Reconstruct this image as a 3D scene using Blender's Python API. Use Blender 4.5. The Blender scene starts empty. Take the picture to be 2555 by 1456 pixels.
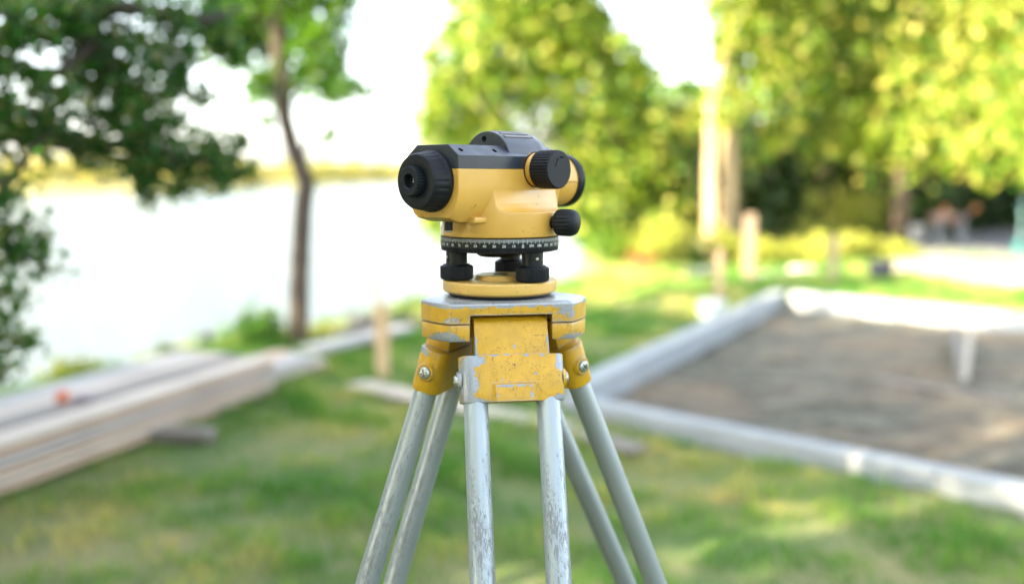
import bpy, bmesh, math, random
import numpy as np
from mathutils import Vector, Matrix, Euler
R = math.radians
PI = math.pi
random.seed(7); rng = np.random.default_rng(7)
sc = bpy.context.scene
C = sc.collection

# ------------------------------------------------------------------ camera, sky, sun, exposure
CAM_H = 1.30
cam_d = bpy.data.cameras.new('camera'); cam = bpy.data.objects.new('camera', cam_d); C.objects.link(cam)
cam.location = (0, 0, CAM_H); cam.rotation_euler = (R(90 - 6.6), 0, 0)
cam_d.sensor_width = 36; cam_d.lens = 35; cam_d.clip_start = 0.05; cam_d.clip_end = 6000
cam_d.dof.use_dof = True; cam_d.dof.focus_distance = 0.915; cam_d.dof.aperture_fstop = 2.1; cam_d.dof.aperture_blades = 0
sc.camera = cam
SUN_EL, SUN_X, SUN_Y = 24.0, -0.80, -0.60          # where the sun stands (behind the camera, over the left shoulder)
w = bpy.data.worlds.new('World'); sc.world = w; w.use_nodes = True
nt = w.node_tree; bg = nt.nodes['Background']
sky = nt.nodes.new('ShaderNodeTexSky'); sky.sky_type = 'NISHITA'; sky.sun_disc = False
sky.sun_elevation = R(SUN_EL); sky.sun_rotation = math.atan2(SUN_X, SUN_Y); sky.air_density = 1.0; sky.dust_density = 2.5; sky.ozone_density = 1.0
hz = nt.nodes.new('ShaderNodeHueSaturation'); hz.inputs['Saturation'].default_value = 0.50      # hazy, whitish evening sky
nt.links.new(sky.outputs[0], hz.inputs['Color']); nt.links.new(hz.outputs[0], bg.inputs[0]); bg.inputs[1].default_value = 0.15
sd = bpy.data.lights.new('sun', 'SUN'); sd.energy = 4.2; sd.angle = R(0.6); sd.color = (1.0, 0.83, 0.56)
sun = bpy.data.objects.new('sun', sd); C.objects.link(sun)
_l = math.hypot(SUN_X, SUN_Y)
sv = Vector((SUN_X / _l * math.cos(R(SUN_EL)), SUN_Y / _l * math.cos(R(SUN_EL)), math.sin(R(SUN_EL))))
sun.rotation_euler = sv.to_track_quat('Z', 'Y').to_euler(); sun.location = sv * 30
sc.view_settings.view_transform = 'Standard'; sc.view_settings.look = 'None'
sc.view_settings.exposure = 3.12; sc.view_settings.gamma = 1.0; sc.view_settings.use_curve_mapping = False
sc.cycles.use_denoising = True
sc.cycles.max_bounces = 8; sc.cycles.transparent_max_bounces = 8; sc.cycles.caustics_reflective = False; sc.cycles.caustics_refractive = False

# ------------------------------------------------------------------ helpers
def at(u, v, z=0.0):                                # ground point under a spot of the photograph (2555 px wide), at height z
    b = (728 - v) / 2484.0; c, s = math.cos(R(6.6)), math.sin(R(6.6))
    t = (z - CAM_H) / (-s + b * c)
    return ((u - 1277.5) / 2484.0 * t, (c + b * s) * t)
def spot(u, v, d):                                  # point at distance d along y
    b = (728 - v) / 2484.0; c, s = math.cos(R(6.6)), math.sin(R(6.6))
    t = d / (c + b * s)
    return Vector(((u - 1277.5) / 2484.0 * t, d, CAM_H + (-s + b * c) * t))

def tag(o, label=None, cat=None, group=None, kind=None):
    if label: o['label'] = label
    if cat: o['category'] = cat
    if group: o['group'] = group
    if kind: o['kind'] = kind
    return o
def empty(name, loc, rz=0.0, **k):
    o = bpy.data.objects.new(name, None); C.objects.link(o); o.empty_display_size = 0.05
    o.location = loc; o.rotation_euler = (0, 0, rz); return tag(o, **k)
def link_mesh(name, me, mat, parent=None, smooth=None):
    o = bpy.data.objects.new(name, me); C.objects.link(o)
    if mat is not None and not me.materials: me.materials.append(mat)
    if parent is not None: o.parent = parent
    if smooth is not None:
        me.shade_smooth(); me.set_sharp_from_angle(angle=R(smooth))
    return o
def bm_obj(name, bm, mat, parent=None, smooth=35, scale=1.0):
    bmesh.ops.recalc_face_normals(bm, faces=bm.faces[:])
    if scale != 1.0: bmesh.ops.scale(bm, vec=(scale,) * 3, verts=bm.verts[:])
    me = bpy.data.meshes.new(name); bm.to_mesh(me); bm.free()
    return link_mesh(name, me, mat, parent, smooth)
def box(bm, x0, x1, y0, y1, z0, z1, bevel=0.0, seg=2, M=None):
    vs = [bm.verts.new((x, y, z)) for x in (x0, x1) for y in (y0, y1) for z in (z0, z1)]
    fs = [bm.faces.new([vs[i] for i in q]) for q in ((0, 1, 3, 2), (4, 6, 7, 5), (0, 4, 5, 1), (2, 3, 7, 6), (0, 2, 6, 4), (1, 5, 7, 3))]
    bmesh.ops.recalc_face_normals(bm, faces=fs)
    out = vs
    if bevel > 0:
        es = list({e for f in fs for e in f.edges})
        r = bmesh.ops.bevel(bm, geom=es, offset=bevel, segments=seg, affect='EDGES', profile=0.5)
        out = list({v for f in r['faces'] for v in f.verts} | {v for v in vs if v.is_valid})
    if M is not None: bmesh.ops.transform(bm, matrix=M, verts=[v for v in out if v.is_valid])
    return out
def prism(bm, pts, z0, z1, bevel=0.0, seg=2, axis='z'):      # pts: outline (a, b); extruded along axis
    def P(a, b, h):
        return {'z': (a, b, h), 'y': (a, h, b), 'x': (h, a, b)}[axis]
    lo = [bm.verts.new(P(a, b, z0)) for a, b in pts]; hi = [bm.verts.new(P(a, b, z1)) for a, b in pts]
    n = len(pts); fs = [bm.faces.new(lo), bm.faces.new(hi)]
    for i in range(n): fs.append(bm.faces.new((lo[i], lo[(i + 1) % n], hi[(i + 1) % n], hi[i])))
    bmesh.ops.recalc_face_normals(bm, faces=fs)
    if bevel > 0:
        es = [e for e in fs[0].edges] + [e for e in fs[1].edges]
        bmesh.ops.bevel(bm, geom=es, offset=bevel, segments=seg, affect='EDGES', profile=0.5)
def lathe(bm, prof, seg=64, mod=None, M=None, cap=True):     # prof: (radius, height); mod(i, angle) -> radius offset
    rings = []
    for i, (r, h) in enumerate(prof):
        if r < 1e-6: rings.append([bm.verts.new((0, 0, h))]); continue
        ring = []
        for k in range(seg):
            a = 2 * PI * k / seg; rr = r + (mod(i, a, k) if mod else 0.0)
            ring.append(bm.verts.new((rr * math.cos(a), rr * math.sin(a), h)))
        rings.append(ring)
    for A, B in zip(rings, rings[1:]):
        for k in range(seg):
            k2 = (k + 1) % seg
            if len(A) == 1 and len(B) == 1: continue
            if len(A) == 1: bm.faces.new((A[0], B[k], B[k2]))
            elif len(B) == 1: bm.faces.new((A[k], B[0], A[k2]))
            else: bm.faces.new((A[k], B[k], B[k2], A[k2]))
    if cap:
        for ring in (rings[0], rings[-1]):
            if len(ring) > 2: bm.faces.new(ring)
    vs = [v for r_ in rings for v in r_]
    if M is not None: bmesh.ops.transform(bm, matrix=M, verts=vs)
    return vs
def axis_M(origin, direction):                     # matrix taking +z to direction, placed at origin
    q = Vector(direction).normalized().to_track_quat('Z', 'Y')
    return Matrix.Translation(Vector(origin)) @ q.to_matrix().to_4x4()
def tube(bm, pts, radii, seg=12, cap=True):
    pts = [Vector(p) for p in pts]; rings = []; q = None
    for i, p in enumerate(pts):
        d = (pts[min(i + 1, len(pts) - 1)] - pts[max(i - 1, 0)]).normalized()
        q = d.to_track_quat('Z', 'Y') if q is None else (q @ Vector((0, 0, 1))).rotation_difference(d) @ q     # no twist along the tube
        rings.append([bm.verts.new(p + q @ Vector((radii[i] * math.cos(2 * PI * k / seg), radii[i] * math.sin(2 * PI * k / seg), 0))) for k in range(seg)])
    for A, B in zip(rings, rings[1:]):
        for k in range(seg): bm.faces.new((A[k], A[(k + 1) % seg], B[(k + 1) % seg], B[k]))
    if cap: bm.faces.new(rings[0]); bm.faces.new(rings[-1])
def boolean(bmA, cutters, op='DIFFERENCE'):         # returns a new bmesh
    oA = bm_obj('tmp_a', bmA, None, smooth=None); tmp = [oA]
    for c in cutters:
        oB = bm_obj('tmp_b', c, None, smooth=None); tmp.append(oB)
        m = oA.modifiers.new('b', 'BOOLEAN'); m.operation = op; m.object = oB; m.solver = 'EXACT'
    bpy.context.view_layer.update()
    dg = bpy.context.evaluated_depsgraph_get()
    me = bpy.data.meshes.new_from_object(oA.evaluated_get(dg))
    bm = bmesh.new(); bm.from_mesh(me); bpy.data.meshes.remove(me)
    for o in tmp:
        d = o.data; bpy.data.objects.remove(o); bpy.data.meshes.remove(d)
    return bm
def np_mesh(name, verts, faces, mat, parent=None, tint=None):
    verts = np.asarray(verts, dtype=np.float32); faces = np.asarray(faces, dtype=np.int32)
    n, k = faces.shape
    me = bpy.data.meshes.new(name)
    me.vertices.add(len(verts)); me.vertices.foreach_set('co', verts.ravel())
    me.loops.add(n * k); me.loops.foreach_set('vertex_index', faces.ravel())
    me.polygons.add(n); me.polygons.foreach_set('loop_start', np.arange(0, n * k, k, dtype=np.int32))
    me.update(calc_edges=True)
    if tint is not None:
        at_ = me.attributes.new('tint', 'FLOAT', 'FACE'); at_.data.foreach_set('value', np.asarray(tint, dtype=np.float32))
    return link_mesh(name, me, mat, parent)

# ------------------------------------------------------------------ materials
def new_mat(name):
    m = bpy.data.materials.new(name); m.use_nodes = True
    return m, m.node_tree, m.node_tree.nodes['Principled BSDF']
def N(t, kind, **k):
    n = t.nodes.new(kind)
    for a, b in k.items():
        if a.startswith('i_'):
            key = a[2:]; key = int(key) if key.isdigit() else key.replace('_', ' ')
            n.inputs[key].default_value = b
        else: setattr(n, a, b)
    return n
def ramp(t, fac, stops):
    n = t.nodes.new('ShaderNodeValToRGB'); e = n.color_ramp.elements
    while len(e) < len(stops): e.new(0.5)
    for x, (p, c) in zip(e, stops):
        x.position = p; x.color = c if len(c) == 4 else (*c, 1)
    t.links.new(fac, n.inputs[0]); return n
def math_(t, op, a, b=None, clamp=False):
    n = t.nodes.new('ShaderNodeMath'); n.operation = op; n.use_clamp = clamp
    for i, x in enumerate((a, b)):
        if x is None: continue
        if isinstance(x, (int, float)): n.inputs[i].default_value = x
        else: t.links.new(x, n.inputs[i])
    return n.outputs[0]
def mixc(t, fac, a, b):
    n = t.nodes.new('ShaderNodeMix'); n.data_type = 'RGBA'
    for key, x in ((0, fac), (6, a), (7, b)):
        if isinstance(x, (int, float)): n.inputs[key].default_value = x
        elif isinstance(x, tuple): n.inputs[key].default_value = (*x, 1)
        else: t.links.new(x, n.inputs[key])
    return n.outputs[2]
def noise(t, scale, detail=4, rough=0.55, vec=None, dist=0.0, out=0):
    n = N(t, 'ShaderNodeTexNoise'); n.inputs['Scale'].default_value = scale; n.inputs['Detail'].default_value = detail
    n.inputs['Roughness'].default_value = rough; n.inputs['Distortion'].default_value = dist
    if vec is None: vec = coords(t)
    t.links.new(vec, n.inputs['Vector']); return n.outputs[out]
def coords(t):
    for n in t.nodes:
        if n.type == 'TEX_COORD': return n.outputs['Object']
    return t.nodes.new('ShaderNodeTexCoord').outputs['Object']
def scaled(t, s, rot=(0, 0, 0)):
    m = N(t, 'ShaderNodeMapping'); m.inputs['Scale'].default_value = s; m.inputs['Rotation'].default_value = rot
    t.links.new(coords(t), m.inputs['Vector']); return m.outputs[0]
def bump(t, b, h, dist=0.001, strength=0.5):
    n = N(t, 'ShaderNodeBump'); n.inputs['Distance'].default_value = dist; n.inputs['Strength'].default_value = strength
    t.links.new(h, n.inputs['Height']); t.links.new(n.outputs[0], b.inputs['Normal'])

def plain(name, col, rough=0.5, metal=0.0, var=0.12, scale=30, bmp=0.0, spec=0.5):
    m, t, b = new_mat(name)
    f = noise(t, scale)
    dark = tuple(c * (1 - var) for c in col); light = tuple(min(1, c * (1 + var)) for c in col)
    t.links.new(ramp(t, f, [(0.3, dark), (0.7, light)]).outputs[0], b.inputs['Base Color'])
    b.inputs['Roughness'].default_value = rough; b.inputs['Metallic'].default_value = metal
    b.inputs['Specular IOR Level'].default_value = spec
    if bmp: bump(t, b, noise(t, scale * 6), dist=bmp)
    return m

def rubber(name, col=(0.005, 0.007, 0.010), rough=0.34, spec=0.20):
    m, t, b = new_mat(name)
    dust = noise(t, 55, 6, 0.7)
    big = noise(t, 400, 3)
    c = mixc(t, ramp(t, dust, [(0.50, (0, 0, 0)), (0.85, (1, 1, 1))]).outputs[0], col, (0.013, 0.015, 0.018))
    t.links.new(c, b.inputs['Base Color'])
    t.links.new(ramp(t, dust, [(0.3, (rough,) * 3), (0.7, (rough + 0.2,) * 3)]).outputs[0], b.inputs['Roughness'])
    b.inputs['Specular IOR Level'].default_value = spec
    bump(t, b, big, dist=0.0001, strength=0.4)
    return m
def cream_paint(name, col, rough=0.33):
    m, t, b = new_mat(name)
    f = noise(t, 28, 5); sp = noise(t, 260, 3, 0.6); sp2 = noise(t, 30, 2)
    base = mixc(t, ramp(t, f, [(0.3, (0, 0, 0)), (0.7, (1, 1, 1))]).outputs[0], tuple(c * 0.93 for c in col), tuple(min(1, c * 1.06) for c in col))
    k = math_(t, 'MULTIPLY', ramp(t, sp, [(0.63, (0, 0, 0)), (0.67, (1, 1, 1))]).outputs[0], ramp(t, sp2, [(0.54, (0, 0, 0)), (0.60, (1, 1, 1))]).outputs[0])
    t.links.new(mixc(t, math_(t, 'MULTIPLY', k, 0.75), base, (0.07, 0.055, 0.03)), b.inputs['Base Color'])
    t.links.new(ramp(t, f, [(0.3, (rough - 0.06,) * 3), (0.7, (rough + 0.12,) * 3)]).outputs[0], b.inputs['Roughness'])
    bump(t, b, noise(t, 900, 2), dist=0.00006, strength=0.3)
    return m
def chipped(name, patches=(), edge_r=0.0030, amount=0.5, col=(0.46, 0.262, 0.006)):
    """yellow casting paint, worn through to grey metal along the edges and in patches (centre, radii in metres, strength)"""
    m, t, b = new_mat(name)
    geo = N(t, 'ShaderNodeNewGeometry'); bv = N(t, 'ShaderNodeBevel', samples=4); bv.inputs['Radius'].default_value = edge_r
    dot = N(t, 'ShaderNodeVectorMath', operation='DOT_PRODUCT'); t.links.new(bv.outputs[0], dot.inputs[0]); t.links.new(geo.outputs['Normal'], dot.inputs[1])
    edge = math_(t, 'MULTIPLY', math_(t, 'SUBTRACT', 1.0, dot.outputs['Value']), 3.2, clamp=True)
    big = noise(t, 75, 6, 0.62, dist=0.4); fine = noise(t, 620, 5, 0.7); mid = noise(t, 190, 5, 0.65, dist=0.6)
    s = math_(t, 'ADD', math_(t, 'MULTIPLY', edge, 0.55), math_(t, 'MULTIPLY', big, 0.75))
    s = math_(t, 'ADD', s, math_(t, 'MULTIPLY', math_(t, 'SUBTRACT', mid, 0.5), 0.62))
    s = math_(t, 'ADD', s, math_(t, 'MULTIPLY', math_(t, 'SUBTRACT', fine, 0.5), 0.22))
    for c, r_, st in patches:
        mp = N(t, 'ShaderNodeMapping'); mp.vector_type = 'TEXTURE'
        mp.inputs['Location'].default_value = c; mp.inputs['Scale'].default_value = r_
        t.links.new(coords(t), mp.inputs['Vector'])
        ln = N(t, 'ShaderNodeVectorMath', operation='LENGTH'); t.links.new(mp.outputs[0], ln.inputs[0])
        q = math_(t, 'SUBTRACT', 1.35, ln.outputs['Value'], clamp=True)
        s = math_(t, 'ADD', s, math_(t, 'MULTIPLY', q, st))
    chip = ramp(t, s, [(0.655 - 0.1 * (amount - 0.5), (0, 0, 0)), (0.67 - 0.1 * (amount - 0.5), (1, 1, 1))]).outputs[0]
    metalc = mixc(t, fine, (0.13, 0.15, 0.175), (0.34, 0.37, 0.41))
    paint = mixc(t, ramp(t, noise(t, 45, 5), [(0.3, (0, 0, 0)), (0.7, (1, 1, 1))]).outputs[0], tuple(c * 0.80 for c in col), tuple(c * 1.10 for c in col))
    # hairline scratches and dirt
    vor = N(t, 'ShaderNodeTexVoronoi', feature='DISTANCE_TO_EDGE'); vor.inputs['Scale'].default_value = 240
    wob = N(t, 'ShaderNodeVectorMath', operation='ADD'); t.links.new(coords(t), wob.inputs[0])
    nz = N(t, 'ShaderNodeTexNoise'); nz.inputs['Scale'].default_value = 60; t.links.new(coords(t), nz.inputs['Vector'])
    sc_ = N(t, 'ShaderNodeVectorMath', operation='SCALE'); sc_.inputs['Scale'].default_value = 0.012; t.links.new(nz.outputs['Color'], sc_.inputs[0]); t.links.new(sc_.outputs[0], wob.inputs[1])
    t.links.new(wob.outputs[0], vor.inputs['Vector'])
    crack = math_(t, 'MULTIPLY', ramp(t, vor.outputs['Distance'], [(0.0, (1, 1, 1)), (0.04, (0, 0, 0))]).outputs[0], ramp(t, noise(t, 130, 4), [(0.52, (0, 0, 0)), (0.58, (1, 1, 1))]).outputs[0])
    where = ramp(t, noise(t, 38, 4, 0.6), [(0.42, (0, 0, 0)), (0.58, (1, 1, 1))]).outputs[0]
    grime = ramp(t, noise(t, 330, 6, 0.75, dist=1.2), [(0.57, (0, 0, 0)), (0.62, (1, 1, 1))]).outputs[0]
    l1 = noise(t, 1.0, 3, 0.6, vec=scaled(t, (90, 900, 900), (0.2, 0.1, 0.5)), dist=0.3); l2 = noise(t, 1.0, 3, 0.6, vec=scaled(t, (900, 900, 80), (0.25, -0.5, 0.2)), dist=0.3)
    grime = math_(t, 'MAXIMUM', grime, ramp(t, math_(t, 'MAXIMUM', l1, l2), [(0.665, (0, 0, 0)), (0.69, (1, 1, 1))]).outputs[0])
    dirt = math_(t, 'MULTIPLY', math_(t, 'MAXIMUM', crack, grime), where)
    paint = mixc(t, math_(t, 'MULTIPLY', dirt, 0.8), paint, (0.075, 0.045, 0.015))
    rust = ramp(t, noise(t, 34, 5, 0.55), [(0.705, (0, 0, 0)), (0.715, (1, 1, 1))]).outputs[0]
    paint = mixc(t, rust, paint, (0.16, 0.065, 0.022))
    t.links.new(mixc(t, chip, paint, metalc), b.inputs['Base Color'])
    t.links.new(math_(t, 'MULTIPLY', chip, 0.55), b.inputs['Metallic'])
    t.links.new(ramp(t, chip, [(0.0, (0.42,) * 3), (1.0, (0.46,) * 3)]).outputs[0], b.inputs['Roughness'])
    h = math_(t, 'SUBTRACT', math_(t, 'MULTIPLY', fine, 0.25), math_(t, 'ADD', chip, math_(t, 'MULTIPLY', dirt, 0.4)))
    bump(t, b, h, dist=0.0004, strength=0.6)
    return m
def bare_metal(name, col=(0.33, 0.36, 0.40), metal=0.6, rough=0.42, scr=0.5):
    m, t, b = new_mat(name)
    f = noise(t, 60, 6, 0.65); s1 = noise(t, 1.0, 3, 0.6, vec=scaled(t, (700, 30, 200), (0, 0, 0.5))); s2 = noise(t, 1.0, 3, 0.6, vec=scaled(t, (40, 800, 200), (0, 0, -0.3)))
    ss = math_(t, 'MAXIMUM', s1, s2)
    c = mixc(t, f, tuple(x * 0.6 for x in col), col)
    c = mixc(t, math_(t, 'MULTIPLY', ramp(t, ss, [(0.62, (0, 0, 0)), (0.72, (1, 1, 1))]).outputs[0], scr), c, tuple(min(1, x * 1.7) for x in col))
    t.links.new(c, b.inputs['Base Color']); b.inputs['Metallic'].default_value = metal
    t.links.new(ramp(t, f, [(0.3, (rough - 0.1,) * 3), (0.7, (rough + 0.15,) * 3)]).outputs[0], b.inputs['Roughness'])
    bump(t, b, ss, dist=0.0002, strength=0.4); return m
def tube_paint(name, wear=0.5, shade_k=1.0):
    m, t, b = new_mat(name)                          # tube runs along local z
    streak = noise(t, 1.0, 7, 0.72, vec=scaled(t, (420, 420, 85)), dist=0.9)
    zone = noise(t, 1.0, 3, 0.5, vec=scaled(t, (60, 60, 9)))
    fine = noise(t, 1.0, 4, 0.7, vec=scaled(t, (1100, 1100, 380)), dist=1.2)
    s = math_(t, 'ADD', math_(t, 'MULTIPLY', streak, 0.7), math_(t, 'MULTIPLY', zone, 0.42))
    k = ramp(t, s, [(0.705 - 0.05 * wear, (0, 0, 0)), (0.725 - 0.05 * wear, (1, 1, 1))]).outputs[0]
    k2 = ramp(t, math_(t, 'ADD', math_(t, 'MULTIPLY', fine, 0.8), math_(t, 'MULTIPLY', zone, 0.3)), [(0.685 - 0.03 * wear, (0, 0, 0)), (0.705 - 0.03 * wear, (1, 1, 1))]).outputs[0]
    kk = math_(t, 'MAXIMUM', k, k2)
    base = mixc(t, noise(t, 12, 4), tuple(x * shade_k for x in (0.215, 0.260, 0.275)), tuple(x * shade_k for x in (0.31, 0.355, 0.37)))
    dk = mixc(t, fine, (0.07, 0.085, 0.095), (0.20, 0.20, 0.20))
    t.links.new(mixc(t, math_(t, 'MULTIPLY', kk, 0.85), base, dk), b.inputs['Base Color'])
    t.links.new(ramp(t, kk, [(0, (0.36,) * 3), (1, (0.55,) * 3)]).outputs[0], b.inputs['Roughness'])
    b.inputs['Metallic'].default_value = 0.42
    bump(t, b, math_(t, 'SUBTRACT', 0.5, kk), dist=0.0003, strength=0.4); return m
def leaf_mat(name, c0, c1, c2, trans=0.45, rough=0.5):
    m, t, b = new_mat(name)
    a = N(t, 'ShaderNodeAttribute', attribute_name='tint')
    col = ramp(t, a.outputs['Fac'], [(0.0, c0), (0.5, c1), (1.0, c2)]).outputs[0]
    t.links.new(col, b.inputs['Base Color']); b.inputs['Roughness'].default_value = rough; b.inputs['Specular IOR Level'].default_value = 0.3
    tr = N(t, 'ShaderNodeBsdfTranslucent'); g = N(t, 'ShaderNodeMix', data_type='RGBA', blend_type='MULTIPLY'); g.inputs[0].default_value = 1.0
    t.links.new(col, g.inputs[6]); g.inputs[7].default_value = (1.5, 1.5, 0.7, 1)
    t.links.new(g.outputs[2], tr.inputs['Color'])
    mx = N(t, 'ShaderNodeMixShader'); mx.inputs[0].default_value = trans
    t.links.new(b.outputs[0], mx.inputs[1]); t.links.new(tr.outputs[0], mx.inputs[2])
    t.links.new(mx.outputs[0], t.nodes['Material Output'].inputs[0]); return m
def bark(name, a, b_, s=9):
    m, t, b = new_mat(name)
    n1 = noise(t, 1.0, 6, 0.7, vec=scaled(t, (s * 6, s * 6, s)))
    t.links.new(ramp(t, n1, [(0.3, a), (0.7, b_)]).outputs[0], b.inputs['Base Color']); b.inputs['Roughness'].default_value = 0.9
    bump(t, b, n1, dist=0.02, strength=0.8); return m
def wood(name, a, b_, axis=0, s=1.0):
    m, t, b = new_mat(name)
    v = [70 * s, 70 * s, 70 * s]; v[axis] = 3 * s
    n1 = noise(t, 1.0, 5, 0.65, vec=scaled(t, tuple(v))); n2 = noise(t, 2.3, 4)
    c = mixc(t, n1, a, b_); c = mixc(t, math_(t, 'MULTIPLY', ramp(t, n2, [(0.45, (0, 0, 0)), (0.7, (1, 1, 1))]).outputs[0], 0.4), c, tuple(x * 0.55 for x in a))
    t.links.new(c, b.inputs['Base Color']); b.inputs['Roughness'].default_value = 0.75
    bump(t, b, n1, dist=0.002, strength=0.6); return m

CREAM = cream_paint('cream_yellow_paint', (0.53, 0.305, 0.058))
CREAM2 = cream_paint('pale_cream_paint', (0.54, 0.34, 0.085), 0.36)
BLACK = rubber('black_plastic'); GREY_COVER = rubber('dark_slate_plastic', (0.012, 0.017, 0.027), 0.28, 0.55)
RUB = rubber('matte_black_rubber', (0.005, 0.007, 0.010), 0.42)
WHITE_PRINT = plain('white_print', (0.62, 0.64, 0.62), 0.5, var=0.03)
STEEL = bare_metal('screw_steel', (0.42, 0.46, 0.46), 0.8, 0.30, 0.3)
PLATE_METAL = bare_metal('worn_aluminium', (0.30, 0.325, 0.345), 0.35, 0.34, 0.5)
DARKHOLE = plain('dark_recess', (0.004, 0.004, 0.005), 0.7)
TUBE_MAT = tube_paint('worn_shaded_tube_paint', 1.1, 0.85); TUBE_MAT3 = tube_paint('very_worn_grey_tube_paint', 1.35); TUBE_MAT2 = tube_paint('shaded_tube_paint', 0.9, 0.85)  # side leg tubes: base colour lowered to imitate their dimmer light

# ================================================================== LARGE STRUCTURE
BANK = [(-9.5, -14), (-7.5, -4), (-5.6, 2.0), (-3.55, 5.7), (-2.35, 7.7), (-1.0, 10.1), (0.9, 13.2), (1.9, 17.5), (2.2, 23), (3.2, 34), (6, 60), (8, 110), (12, 260)]
def bank_x(y):
    P_ = BANK
    if y <= P_[0][1]: return P_[0][0]
    for (x0, y0), (x1, y1) in zip(P_, P_[1:]):
        if y <= y1: return x0 + (x1 - x0) * (y - y0) / (y1 - y0)
    return P_[-1][0] + (y - P_[-1][1]) * 0.02
# formwork corners (inside of the near arm etc.)
FA = (0.30, 5.50); FN = (2.75, 3.20); FB = (2.80, 10.35); FF = (7.2, 5.6)
def inside_bed(x, y):                                # signed margin inside the foundation quadrilateral
    q = [FA, FN, FF, FB]; m = 9
    for (x0, y0), (x1, y1) in zip(q, q[1:] + q[:1]):
        L = math.hypot(x1 - x0, y1 - y0); m = min(m, ((x1 - x0) * (y - y0) - (y1 - y0) * (x - x0)) / L)
    return m
def ground_z(x, y):
    d = x - bank_x(y)
    h = 0.018 * math.sin(x * 1.7 + 0.4 * y) * math.cos(y * 1.3) + 0.012 * math.sin(3.1 * x - 2.2 * y)
    if d < 0.35:
        t = min(1.0, (0.35 - d) / 1.9); h -= 1.75 * (t * t * (3 - 2 * t))
    if abs(x) < 20 and 2 < y < 12 and inside_bed(x, y) > 0: h -= 0.22 * min(1, inside_bed(x, y) / 0.05)
    return h
ys = np.concatenate([np.arange(-14, 2, 0.5), np.arange(2, 18, 0.14), np.arange(18, 40, 0.9), np.array([45, 55, 75, 110, 170, 260, 420, 800, 1500, 2600.])])
offs = np.concatenate([np.arange(-3.2, 1.0, 0.16), np.arange(1.0, 13, 0.14), np.arange(13, 32, 0.9), np.array([38, 50, 80, 140, 260, 600, 1400, 2600.])])
V = np.zeros((len(ys), len(offs), 3))
for i, y in enumerate(ys):
    b0 = bank_x(y)
    for j, o in enumerate(offs):
        V[i, j] = (b0 + o, y, ground_z(b0 + o, y))
idx = np.arange(V.shape[0] * V.shape[1]).reshape(V.shape[:2])
F = np.stack([idx[:-1, :-1], idx[:-1, 1:], idx[1:, 1:], idx[1:, :-1]], -1).reshape(-1, 4)
m, t, b = new_mat('lawn_soil')
g1 = noise(t, 1.1, 5, 0.6); g2 = noise(t, 7, 5, 0.7); g3 = noise(t, 60, 4, 0.7)
c = mixc(t, ramp(t, g1, [(0.40, (0, 0, 0)), (0.62, (1, 1, 1))]).outputs[0], (0.09, 0.15, 0.032), (0.25, 0.23, 0.09))
c = mixc(t, ramp(t, g2, [(0.55, (0, 0, 0)), (0.72, (1, 1, 1))]).outputs[0], c, (0.30, 0.24, 0.15))
c = mixc(t, math_(t, 'MULTIPLY', g3, 0.5), c, (0.03, 0.055, 0.012))
t.links.new(c, b.inputs['Base Color']); b.inputs['Roughness'].default_value = 0.95; bump(t, b, g3, dist=0.03, strength=0.8)
LAWN_SOIL = m
gr = np_mesh('ground', V.reshape(-1, 3), F, LAWN_SOIL); tag(gr, 'green lawn worn to bare soil in places beside the lake', 'ground', kind='structure')
gr.data.shade_smooth()

# the lake
m, t, b = new_mat('lake_water')
b.inputs['Base Color'].default_value = (0.08, 0.11, 0.14, 1); b.inputs['Roughness'].default_value = 0.10; b.inputs['IOR'].default_value = 1.33
wv = noise(t, 1.0, 6, 0.65, vec=scaled(t, (1.6, 3.0, 1.0)), dist=0.3); bump(t, b, wv, dist=0.22, strength=0.9)
me = bpy.data.meshes.new('lake'); me.from_pydata([(-2500, -600, -1.2), (260, -600, -1.2), (260, 3000, -1.2), (-2500, 3000, -1.2)], [], [(0, 1, 2, 3)])
tag(link_mesh('lake', me, m), 'pale lake water reflecting a white sky', 'lake', kind='structure')

# far shore beyond the lake
SH = [(-700, 60), (-220, 105), (-65, 127), (-52, 150), (-48, 230), (-50, 330), (-40, 450), (60, 560), (260, 640), (700, 700)]
vs, fs = [], []
for i, (x, y) in enumerate(SH):
    nx, ny = -0.35, 1.0
    for k, (o, z) in enumerate(((-2, -1.6), (3, -0.6), (14, 0.1), (900, 1.2))): vs.append((x + nx * o, y + ny * o, z))
for i in range(len(SH) - 1):
    for k in range(3): a = i * 4 + k; fs.append((a, a + 4, a + 5, a + 1))
m, t, b = new_mat('far_meadow'); f = noise(t, 0.05, 5)
t.links.new(ramp(t, f, [(0.35, (0.20, 0.21, 0.06)), (0.65, (0.34, 0.28, 0.10))]).outputs[0], b.inputs['Base Color']); b.inputs['Roughness'].default_value = 0.95
me = bpy.data.meshes.new('far_shore'); me.from_pydata(vs, [], fs)
tag(link_mesh('far_shore', me, m), 'sunlit yellowish far bank across the lake', 'shore', kind='structure')

def leaf_quads(P, size, flat=0.0, droop=0.0):        # one folded rhombus per point
    n = len(P); a = rng.normal(size=(n, 3)); a /= np.linalg.norm(a, axis=1)[:, None]
    bb = rng.normal(size=(n, 3)); bb -= (bb * a).sum(1)[:, None] * a; bb /= np.linalg.norm(bb, axis=1)[:, None]
    s = (size * rng.uniform(0.45, 1.5, n))[:, None]
    V = np.stack([P - a * s * 0.5, P - bb * s * 0.27, P + a * s * 0.5, P + bb * s * 0.27], 1).reshape(-1, 3)
    F = np.arange(4 * n).reshape(n, 4)
    return V, F
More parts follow.
